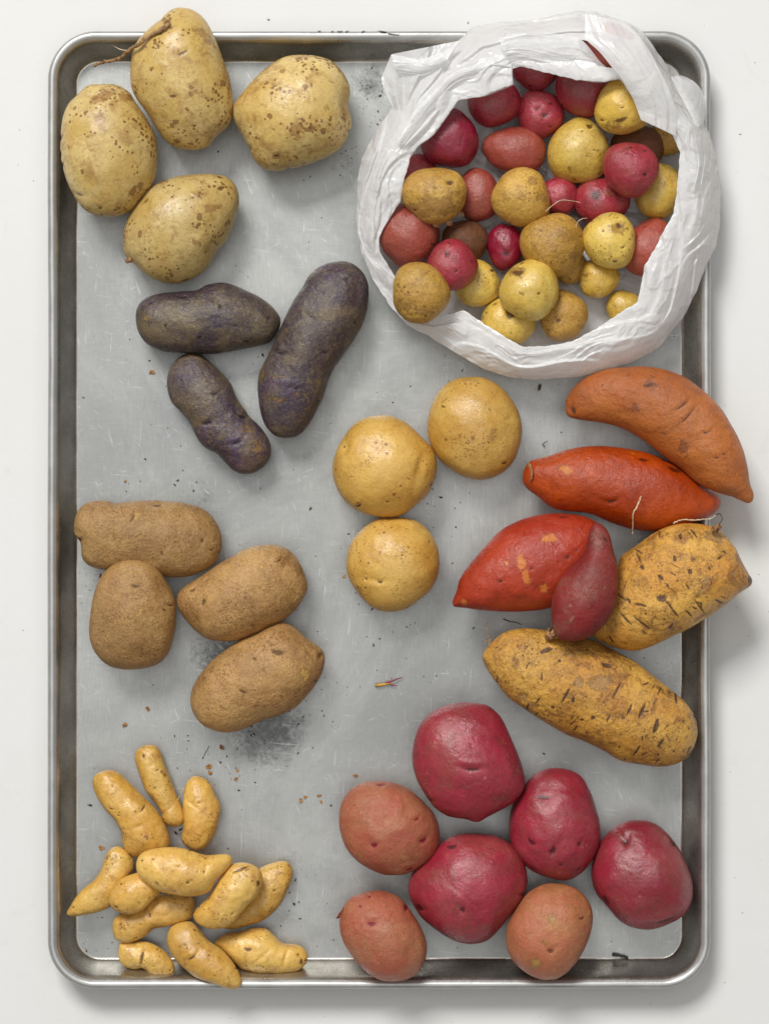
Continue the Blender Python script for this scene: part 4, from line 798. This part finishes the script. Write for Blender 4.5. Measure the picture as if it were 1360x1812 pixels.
for i in sorted(range(len(BAG)), key=lambda k: BAG[k][5]):
    cx, cy, rx, ry, an, ly, mt, lb = BAG[i]
    r = min(rx, ry)*S*0.96; tk = 0.9
    z = r*tk+0.004
    if ly:
        for (qx, qy, qr, qz, ql) in placed:
            if ql < ly:
                d = math.hypot(cx-qx, cy-qy)*S*0.97; rr = (r+qr)*0.90
                if d < rr: z = max(z, qz+math.sqrt(rr*rr-d*d)*0.92)
        z = min(z, 0.060)
    else:
        z += random.Random(i).uniform(0, 0.006)
    if i == 28: z = 0.050
    if i == 0: z = 0.040
    placed.append((cx, cy, r, z, ly))
    o = potato('small_potato', lb, 'potato', mt, ell(cx, cy, rx, ry, an, seed=i), z=z, tk=tk, cells=56 if ly else 46, marks=MK.get(i, ()), eyes=3, seed=60+i, lump=1.0, group=g_b)
    BAG[i] = BAG[i] + (o,)
ob = BAG[22][8]
tube('root', [(965, 374, 0.080), (975, 365, 0.083), (988, 356, 0.084), (1000, 354, 0.083), (1026, 358, 0.080)], 0.00035, 0.0002, M['hair'], ob, 5)
tube('root', [(1018, 402, 0.078), (1022, 392, 0.080), (1030, 387, 0.080), (1038, 386, 0.078)], 0.00035, 0.0002, M['hair'], ob, 5)
# loose skin flakes on the peeling potato
op = BAG[12][8]
for (x, y, l, an_) in ((765, 397, 14, 5), (716, 378, 7, 60), (818, 383, 6, -70), (790, 396, 10, -10)):
    x2 = x+l*math.cos(R(an_)); y2 = y+l*math.sin(R(an_)); zz = op.location.z-0.001
    V = [P(x-2, y-4, zz+0.004), P(x2-2, y2-4, zz+0.004), P(x2+1, y2+3, zz+0.001), P((x+x2)/2, (y+y2)/2+5, zz), P(x+1, y+3, zz+0.002)]
    np_mesh('skin_flake', V, [(0, 1, 2, 3, 4)], M['stub'], op, loc=tuple(np.mean(V, axis=0)))

# ------------------------------------------------------------------ plastic bag
def plastic(name='white_plastic_film', clear=0.05):
    m, nt, b = new_mat(name); q = NB(nt); v = q.coord(rand=False)
    out = nt.nodes['Material Output']
    b.inputs['Base Color'].default_value = (0.97, 0.97, 0.97, 1); b.inputs['Roughness'].default_value = 0.22; b.inputs['Specular IOR Level'].default_value = 0.8
    tr = q.n('ShaderNodeBsdfTranslucent'); tr.inputs['Color'].default_value = (0.97, 0.97, 0.97, 1)
    tp = q.n('ShaderNodeBsdfTransparent'); tp.inputs['Color'].default_value = (0.96, 0.96, 0.96, 1)
    mx = q.n('ShaderNodeMixShader'); mx.inputs[0].default_value = 0.34
    q.link(b.outputs[0], mx.inputs[1]); q.link(tr.outputs[0], mx.inputs[2])
    mx2 = q.n('ShaderNodeMixShader'); mx2.inputs[0].default_value = clear
    q.link(mx.outputs[0], mx2.inputs[1]); q.link(tp.outputs[0], mx2.inputs[2]); q.link(mx2.outputs[0], out.inputs['Surface'])
    # fine crinkles: creases where two noises cross
    n1 = q.noise(v, 55, 3, 0.5, 1.2); r1 = q.math('ABSOLUTE', q.math('SUBTRACT', n1, 0.5), 0)
    n2 = q.noise(v, 150, 3, 0.5, 0.8); r2 = q.math('ABSOLUTE', q.math('SUBTRACT', n2, 0.5), 0)
    nb = q.bump(r1, 0.16, 0.010); nb = q.bump(r2, 0.07, 0.003, nb)
    wv = q.n('ShaderNodeTexNoise'); wv.inputs['Scale'].default_value = 30; q.link(v, wv.inputs['Vector'])
    wa = q.n('ShaderNodeVectorMath', _operation='SCALE'); wa.inputs['Scale'].default_value = 0.02; q.link(wv.outputs['Color'], wa.inputs[0])
    wb = q.n('ShaderNodeVectorMath', _operation='ADD'); q.link(v, wb.inputs[0]); q.link(wa.outputs[0], wb.inputs[1])
    nb = q.bump(q.vor(wb.outputs[0], 55, 'DISTANCE_TO_EDGE'), 0.28, 0.006, nb); nb = q.bump(q.vor(wb.outputs[0], 140, 'DISTANCE_TO_EDGE'), 0.10, 0.003, nb)
    q.link(nb, b.inputs['Normal']); q.link(nb, tr.inputs['Normal'])
    return m
M['plastic'] = plastic(); M['thin'] = plastic('thin_single_layer_film', 0.22)

OUT = [(1015,21),(1050,21),(1085,32),(1112,40),(1140,60),(1162,92),(1185,122),(1207,155),(1228,190),(1245,215),(1255,240),(1267,280),(1272,320),(1274,360),(1272,400),(1265,440),(1247,470),(1230,520),(1205,565),(1165,615),(1120,640),(1070,655),(1020,667),(945,672),(900,667),(855,652),(820,632),(770,602),(720,575),(685,535),(660,495),(640,450),(631,405),(631,370),(632,320),(640,280),(660,240),(680,210),(700,180),(715,155),(745,128),(780,95),(820,65),(840,47),(880,40),(945,35),(990,25)]
INN = [(908,150),(905,122),(920,117),(970,130),(1020,142),(1070,145),(1095,139),(1120,175),(1134,212),(1150,216),(1190,240),(1202,270),(1200,300),(1195,350),(1190,378),(1175,405),(1160,435),(1140,470),(1130,520),(1127,535),(1105,547),(1080,565),(1045,587),(1010,605),(970,612),(925,614),(900,600),(860,575),(820,548),(780,560),(742,548),(712,512),(690,475),(672,447),(670,420),(690,385),(708,357),(712,330),(720,300),(727,275),(740,258),(765,240),(795,200),(810,178),(855,170),(885,157)]
BC = np.array([945.0, 350.0])
def cast(poly, th):
    poly = np.asarray(poly, float)-BC; d = np.stack([np.cos(th), np.sin(th)], 1); out = np.zeros(len(th))
    n = len(poly)
    for i in range(n):
        a = poly[i]; e = poly[(i+1) % n]-a
        den = d[:, 0]*e[1]-d[:, 1]*e[0]
        with np.errstate(divide='ignore', invalid='ignore'):
            t = (a[0]*e[1]-a[1]*e[0])/den; s = (a[0]*d[:, 1]-a[1]*d[:, 0])/den
        ok = (s >= -1e-9) & (s <= 1+1e-9) & (t > 0) & np.isfinite(t)
        out = np.where(ok & (t > out), t, out)
    return out
def csmooth(a, n):
    for _ in range(n): a = (np.roll(a, 1)+a*2+np.roll(a, -1))/4
    return a

def tri(ph, a=0.88):
    f = ph-np.floor(ph); h = np.where(f < a, f/a, (1-f)/(1-a))
    return h*h*(3-2*h)*0.35+h*0.65
def crinkle(x, y, t, amp=1.0, turn=0.0):
    """long pleats running along the sheet, crossing it slowly; x,y = (periodic) long axis, t = across, turn = 0..1 round the ring"""
    def N(k, kt, o): return noise3(np.stack([x*k+o, y*k+o*0.37, t*kt+o], 1))
    d1 = N(0.42, 0.6, 1.3); d2 = N(0.85, 1.1, 7.9); d3 = N(1.7, 1.8, 15.1)
    a1 = np.clip(0.55+0.9*N(0.6, 1.3, 31.0), 0.1, 1.2); a2 = np.clip(0.5+1.0*N(1.0, 2.2, 43.0), 0.05, 1.2); a3 = np.clip(0.35+1.2*N(1.5, 3.0, 57.0), 0, 1.2)
    r = 0.0050*a1*tri(t*1.7+d1*1.9+2*turn) + 0.0020*np.clip(a2-0.25, 0, 1)*tri(t*4.0+d2*2.1-3*turn, 0.82) + 0.0007*np.clip(a3-0.3, 0, 1)*tri(t*8+d3*2.4+5*turn, 0.5)
    r = r + 0.0016*N(1.5, 1.8, 71.0) + 0.0005*(1-np.minimum(np.abs(N(2.4, 3.5, 83.0))*4, 1))
    return (r-0.0045)*amp

def bag():
    NT = 1100; th = np.linspace(0, 2*math.pi, NT, endpoint=False)
    ro = csmooth(cast(OUT, th), 3); ri = csmooth(cast(INN, th), 2)
    ang = np.degrees(th)    # image sense: 0 = right, 90 = down (toward the viewer's bottom), 180 = left, 270 = up
    hc = [(0, .060), (45, .054), (90, .050), (120, .040), (142, .030), (160, .036), (185, .050), (225, .056), (270, .062), (305, .070), (335, .066), (360, .060)]
    hr = csmooth(np.interp(ang, [a for a, _ in hc], [b for _, b in hc]), 12)
    # ring rows: outer (t=0) -> inner (t=1)
    rows = []   # each (radius px, z)
    prof = []
    ts = np.linspace(0, 1, 110)
    floor_r = ro-46
    # floor and outer wall
    for f in (0.0, 0.25, 0.5, 0.75, 0.93): prof.append(('f', f))
    for k in range(1, 9): prof.append(('w', k/9))
    for t in ts: prof.append(('r', t))
    for k in (1, 2, 3, 4, 5): prof.append(('h', k/5))
    P3 = []
    c, s = np.cos(th), np.sin(th)
    zout = 0.031+np.zeros(NT)
    hole = []
    for kind, t in prof:
        tt = np.full(NT, t)
        if kind == 'f':
            r = floor_r*max(t, 0.002); z = 0.0012+0.0050*np.abs(noise3(np.stack([c*r/45, s*r/45, tt*0], 1)))*min(1, t*3)
        elif kind == 'w':
            a = t*math.pi/2
            r = floor_r+(ro-floor_r)*math.sin(a)**0.8+noise3(np.stack([c*7, s*7, tt*2], 1))*4*t
            z = 0.003+(zout-0.003)*(1-math.cos(a))
        elif kind == 'r':
            r = ro+(ri-ro)*t
            e = math.sin(min(t/0.55, 1)*math.pi/2)
            fall = 1-0.10*max(0, (t-0.55)/0.45)**2
            z = zout+(hr-zout)*e*fall
            cr_ = crinkle(c*3.2, s*3.2, tt, 1.0, th/(2*math.pi))
            tw = noise3(np.stack([c*3.2*1.6, s*3.2*1.6, tt*2.2+5], 1))
            z = z+cr_*(0.35+0.65*math.sin(math.pi*min(max(t, .12), .95)))
            r = r+tw*3.0*math.sin(math.pi*t)
            if t < 0.04 or t > 0.95: r = r+noise3(np.stack([c*22, s*22, tt*0+9], 1))*1.5
        else:
            # hem curling back under the inner edge
            r = ri+t*(ro-ri)*0.25+noise3(np.stack([c*9, s*9, tt*3], 1))*2*t
            z = zprev_edge-0.010*t-0.004*t*t+noise3(np.stack([c*9, s*9, tt*3+4], 1))*0.0015*t
        if kind == 'r' and t == 1.0: zprev_edge = z.copy()
        px = BC[0]+c*r; py = BC[1]+s*r
        k = S*(D-z)/D
        P3.append(np.stack([(px-680)*k, -(py-906)*k, z], 1))
    nr = len(prof); V = np.concatenate(P3)
    idx = np.arange(NT); nx = (idx+1) % NT; F = []
    for k in range(nr-1): F.append(np.stack([k*NT+idx, k*NT+nx, (k+1)*NT+nx, (k+1)*NT+idx], 1))
    F = np.concatenate(F)
    # the gap under the flap where a potato shows
    k = S*(D-V[:, 2])/D; vx = V[:, 0]/k+680; vy = 906-V[:, 1]/k
    hole = np.array([(1024,70),(1045,75),(1066,92),(1100,122),(1076,119),(1058,116),(1045,106),(1033,96),(1026,84)], float)
    inh = (sdf(hole, vx, vy) > 0) & (V[:, 2] > 0.03)
    F = F[~inh[F].any(1)]
    root = bpy.data.objects.new('plastic_bag', None); col.objects.link(root); root.empty_display_size = 0.03
    root.location = P(BC[0], BC[1], 0.0)
    tag(root, 'crumpled white plastic bag, mouth rolled open, full of small potatoes on the pan', 'plastic bag')
    np_mesh('bag_body', V, F, M['plastic'], root)
    return root
bag_root = bag()

def patch(name, L, Rr, zf, parent, nu=110, nv=60, amp=0.5, seed=0, bulge=0.003):
    """sheet between two px curves; zf(u,v) base height"""
    Lc = catmull(L, 12, False); Rc = catmull(Rr, 12, False)
    def res(c, n):
        s = np.concatenate([[0], np.cumsum(np.linalg.norm(np.diff(c, axis=0), axis=1))]); u = np.linspace(0, s[-1], n)
        return np.stack([np.interp(u, s, c[:, k]) for k in (0, 1)], 1)
    Lc = res(Lc, nu); Rc = res(Rc, nu)
    U, Vv = np.meshgrid(np.linspace(0, 1, nu), np.linspace(0, 1, nv), indexing='ij')
    A = Lc[:, None, :]*(1-Vv[..., None])+Rc[:, None, :]*Vv[..., None]
    u = U.ravel(); v = Vv.ravel(); xy = A.reshape(-1, 2)
    z = zf(u, v)+bulge*np.sin(math.pi*v)+crinkle(u*1.2+seed, v*0+seed, v*1.1+seed*0.3, amp)
    k = S*(D-z)/D
    W = np.stack([(xy[:, 0]-680)*k, -(xy[:, 1]-906)*k, z], 1)
    F = []
    i = np.arange(nu-1)[:, None]*nv+np.arange(nv-1)[None, :]; i = i.ravel()
    F = np.stack([i, i+1, i+nv+1, i+nv], 1)
    return np_mesh(name, W, F, M['thin'], parent, loc=tuple(W.mean(0)))
# wide flap folded down over the upper right of the mouth
patch('flap', [(1034,24),(1035,50),(1037,70),(1060,92),(1082,119),(1100,141),(1118,173),(1133,212)], [(1100,38),(1122,54),(1140,78),(1155,104),(1172,135),(1186,168),(1197,205),(1194,240)],
      lambda u, v: 0.0655+0.010*np.sin(np.pi*np.clip(u*1.1, 0, 1))+0.004*(1-v), bag_root, amp=0.28, seed=4)
# crumpled corner of the bag at the upper left
patch('bag_corner', [(692,96),(682,120),(675,140),(681,163),(694,190),(700,212)], [(812,72),(800,95),(790,118),(772,146),(752,172),(732,208)],
      lambda u, v: 0.034+0.018*v, bag_root, amp=0.8, seed=9, nu=70, nv=70)
patch('bag_corner', [(692,97),(710,99),(728,103),(748,104),(780,92)], [(700,128),(722,132),(742,134),(762,128),(795,112)],
      lambda u, v: 0.048+0.008*u-0.002*v, bag_root, amp=0.5, seed=14, nu=50, nv=40)
# thin lobe at the right
patch('bag_corner', [(1203,133),(1216,138),(1229,146),(1240,160),(1246,180),(1246,204),(1243,222)], [(1186,136),(1192,150),(1200,165),(1208,180),(1216,195),(1224,210),(1232,226)],
      lambda u, v: 0.040+0.014*v, bag_root, amp=0.5, seed=19, nu=60, nv=40)
# hanging inner lips at the top and upper left
patch('inner_lip', [(905,121),(925,117),(970,129),(1020,141),(1062,146),(1093,138)], [(880,66),(920,60),(960,60),(1000,62),(1030,72),(1060,108)],
      lambda u, v: 0.058+0.008*v, bag_root, amp=0.6, seed=23, nu=110, nv=60)
patch('inner_lip', [(733,262),(765,241),(792,205),(809,179),(855,171),(885,160),(909,150)], [(700,250),(735,195),(770,160),(800,128),(835,112),(870,100),(900,105)],
      lambda u, v: 0.048+0.010*v, bag_root, amp=0.7, seed=29, nu=110, nv=60)

# ------------------------------------------------------------------ crumbs and bits on the pan
def crumb(px, py, r, mat, label, z0=0.0, seed=0, sy=0.7, cat='soil crumb', name='soil_crumb', grp=None):
    rs = np.random.RandomState(seed+900)
    import bmesh
    bm = bmesh.new(); bmesh.ops.create_icosphere(bm, subdivisions=2, radius=1.0)
    an = rs.uniform(0, 3.14)
    for v in bm.verts:
        c = v.co; f = 1+1.1*float(noise3(np.array([[c.x*1.5+seed, c.y*1.5, c.z*1.5]]))[0])
        x = c.x*f*r; y = c.y*f*r*sy; zz = (c.z*f*0.32+0.25)*r
        v.co = (x*math.cos(an)-y*math.sin(an), x*math.sin(an)+y*math.cos(an), zz)
    me = bpy.data.meshes.new(name); bm.to_mesh(me); bm.free(); me.materials.append(M[mat])
    o = bpy.data.objects.new(name, me); col.objects.link(o); o.location = P(px, py, z0)
    tag(o, label, cat, grp); return o
gc = 'soil crumbs scattered on the pan'
for i, (px, py, r, mt, lb) in enumerate([
    (954, 685, .0022, 'crumb_dark', 'dark soil crumb between the bag and the curved sweet potato'),
    (393, 1323, .0018, 'crumb', 'round brown crumb below the lowest russet potato'),
    (269, 659, .0018, 'crumb', 'brown crumb left of the lowest purple potato'),
    (262, 1254, .0016, 'crumb', 'brown crumb below the lower left russet potato'),
    (221, 1283, .0018, 'crumb', 'flat brown crumb further left below the russets'),
    (370, 1357, .0020, 'crumb', 'brown crumb above the short curved fingerling'),
    (372, 1368, .0016, 'crumb', 'small brown crumb touching the top of the short curved fingerling'),
    (418, 1379, .0015, 'crumb', 'brown crumb right of the short curved fingerling, lower of two'),
    (420, 1364, .0011, 'crumb', 'brown crumb right of the short curved fingerling, upper of two'),
    (532, 1417, .0016, 'crumb', 'brown crumb halfway between fingerlings and rosy potato, left one'),
    (540, 1411, .0013, 'crumb', 'brown crumb halfway between fingerlings and rosy potato, middle one'),
    (565, 1408, .0015, 'crumb', 'brown crumb halfway between fingerlings and rosy potato, right one'),
    (568, 1419, .0012, 'crumb', 'brown crumb just under the right one of that row'),
    (180, 1500, .0019, 'crumb', 'tan crumb above the sharp tipped fingerling'),
    (222, 852, .0010, 'crumb', 'small orange crumb left of the lowest purple potato'),
    (629, 1372, .0015, 'crumb', 'tan crumb above the left pinkish brown potato'),
    (312, 1474, .0014, 'crumb_dark', 'black crumb in the gap under the slim fingerling'),
    (320, 1468, .0012, 'crumb_dark', 'tiny black crumb beside the one under the slim fingerling'),
    (180, 1020, .0018, 'crumb', 'brown crumb beside the knobbly russet end'),
    (609, 1020, .0012, 'crumb', 'small tan crumb left of the lowest gold potato'),
    (465, 628, .0012, 'crumb_dark', 'black crumb between the three purple potatoes'),
    (160, 1425, .0014, 'crumb_dark', 'dark sliver beside the left pan wall near the fingerlings'),
    (549, 900, .0013, 'crumb_dark', 'black crumb right of the russets'),
    (520, 1600, .0012, 'crumb_dark', 'dark crumb right of the fingerling heap')]):
    crumb(px, py, r, mt, lb, seed=i, grp=gc, sy=0.5 if mt == 'crumb_dark' else 0.7)
# specks of soil too many to count
def specks():
    rs = np.random.RandomState(3); V = []; F = []
    cl = [(655, 165, 40), (660, 185, 30), (400, 1160, 60), (470, 1290, 80), (430, 1310, 60), (520, 1580, 60), (150, 1660, 40), (350, 1350, 60), (770, 890, 60), (560, 1240, 50), (1090, 1170, 60), (600, 300, 50), (430, 620, 70), (300, 860, 80), (700, 1090, 80), (160, 1020, 50)]
    pts = []
    for c in cl:
        for _ in range(26): pts.append((c[0]+rs.normal()*c[2]*0.6, c[1]+rs.normal()*c[2]*0.6))
    for _ in range(420): pts.append((rs.uniform(140, 1200), rs.uniform(115, 1690)))
    for (px, py) in pts:
        if not (140 < px < 1200 and 115 < py < 1690): continue
        r = 0.00012+rs.exponential(0.00016); r = min(r, 0.0007); x, y, _ = P(px, py)
        n = 6; b = len(V); an = rs.uniform(0, 6.28); el = rs.uniform(1, 2.6)
        for k in range(n):
            t = 2*math.pi*k/n; u = r*el*math.cos(t)*rs.uniform(.6, 1.2); v = r*math.sin(t)*rs.uniform(.6, 1.2)
            V.append((x+u*math.cos(an)-v*math.sin(an), y+u*math.sin(an)+v*math.cos(an), 0.0004))
        V.append((x, y, 0.0006+r*0.8))
        for k in range(n): F.append((b+k, b+(k+1) % n, b+n))
    o = np_mesh('soil_specks', V, F, M['crumb_dark'], smooth=False)
    tag(o, 'fine dark soil specks scattered over the pan floor', 'soil', kind='stuff')
    V = []; F = []
    for _ in range(300):
        px = rs.uniform(-10, 1370); py = rs.uniform(-10, 1822)
        if 75 < px < 1265 and 50 < py < 1760: continue
        r = 0.00012+rs.exponential(0.00016); x, y, _ = P(px, py, -0.0025); b = len(V); n = 5; an = rs.uniform(0, 6.28)
        for k in range(n):
            t = 2*math.pi*k/n; u = r*1.6*math.cos(t)*rs.uniform(.6, 1.2); v = r*math.sin(t)*rs.uniform(.6, 1.2)
            V.append((x+u*math.cos(an)-v*math.sin(an), y+u*math.sin(an)+v*math.cos(an), -0.0022))
        V.append((x, y, -0.0021+r*0.6))
        for k in range(n): F.append((b+k, b+(k+1) % n, b+n))
    o = np_mesh('table_specks', V, F, plain('grey_dust_speck', (186, 182, 174), 0.9, (150, 146, 138)), smooth=False)
    tag(o, 'fine grey dust specks on the white table around the pan', 'dust', kind='stuff')
specks()
for pts, r, mt, lb in (([(1083, 1689, .002), (1090, 1690, .0022), (1098, 1691, .002), (1110, 1695, .002)], .0012, 'twig', 'black twig fragment at the near pan wall below the rightmost red potato'),
                       ([(964, 791, .001), (960, 786, .0015), (968, 780, .001)], .0003, 'twig', 'tiny curled dark thread above the cut orange sweet potato'),
                       ([(370, 1320, .0006), (362, 1335, .0006), (358, 1342, .0006)], .0002, 'twig', 'thin dark hair below the lowest russet potato')):
    tube('twig', pts, r, r*0.7, M[mt], None, 6, lb, 'twig', wob=r*0.2)
M['sprout_y'] = plain('yellow_sprout', (214, 166, 72), 0.6); M['sprout_r'] = plain('magenta_sprout', (168, 62, 92), 0.6)
sp = tube('sprout_fragment', [(664, 1213, .0015), (672, 1212, .0018), (682, 1210.5, .0018), (692, 1210, .0015)], .0013, .0007, M['sprout_y'], None, 7, 'broken yellow and magenta sprout lying on the open pan floor', 'sprout', wob=.0001)
tube('tip', [(682, 1208, .002), (694, 1205, .0025), (704, 1201, .002), (712, 1199, .001)], .0007, .0002, M['sprout_r'], sp, 6)
tube('tip', [(688, 1211, .002), (695, 1213, .002), (703, 1214, .001)], .0005, .0002, M['sprout_r'], sp, 6)
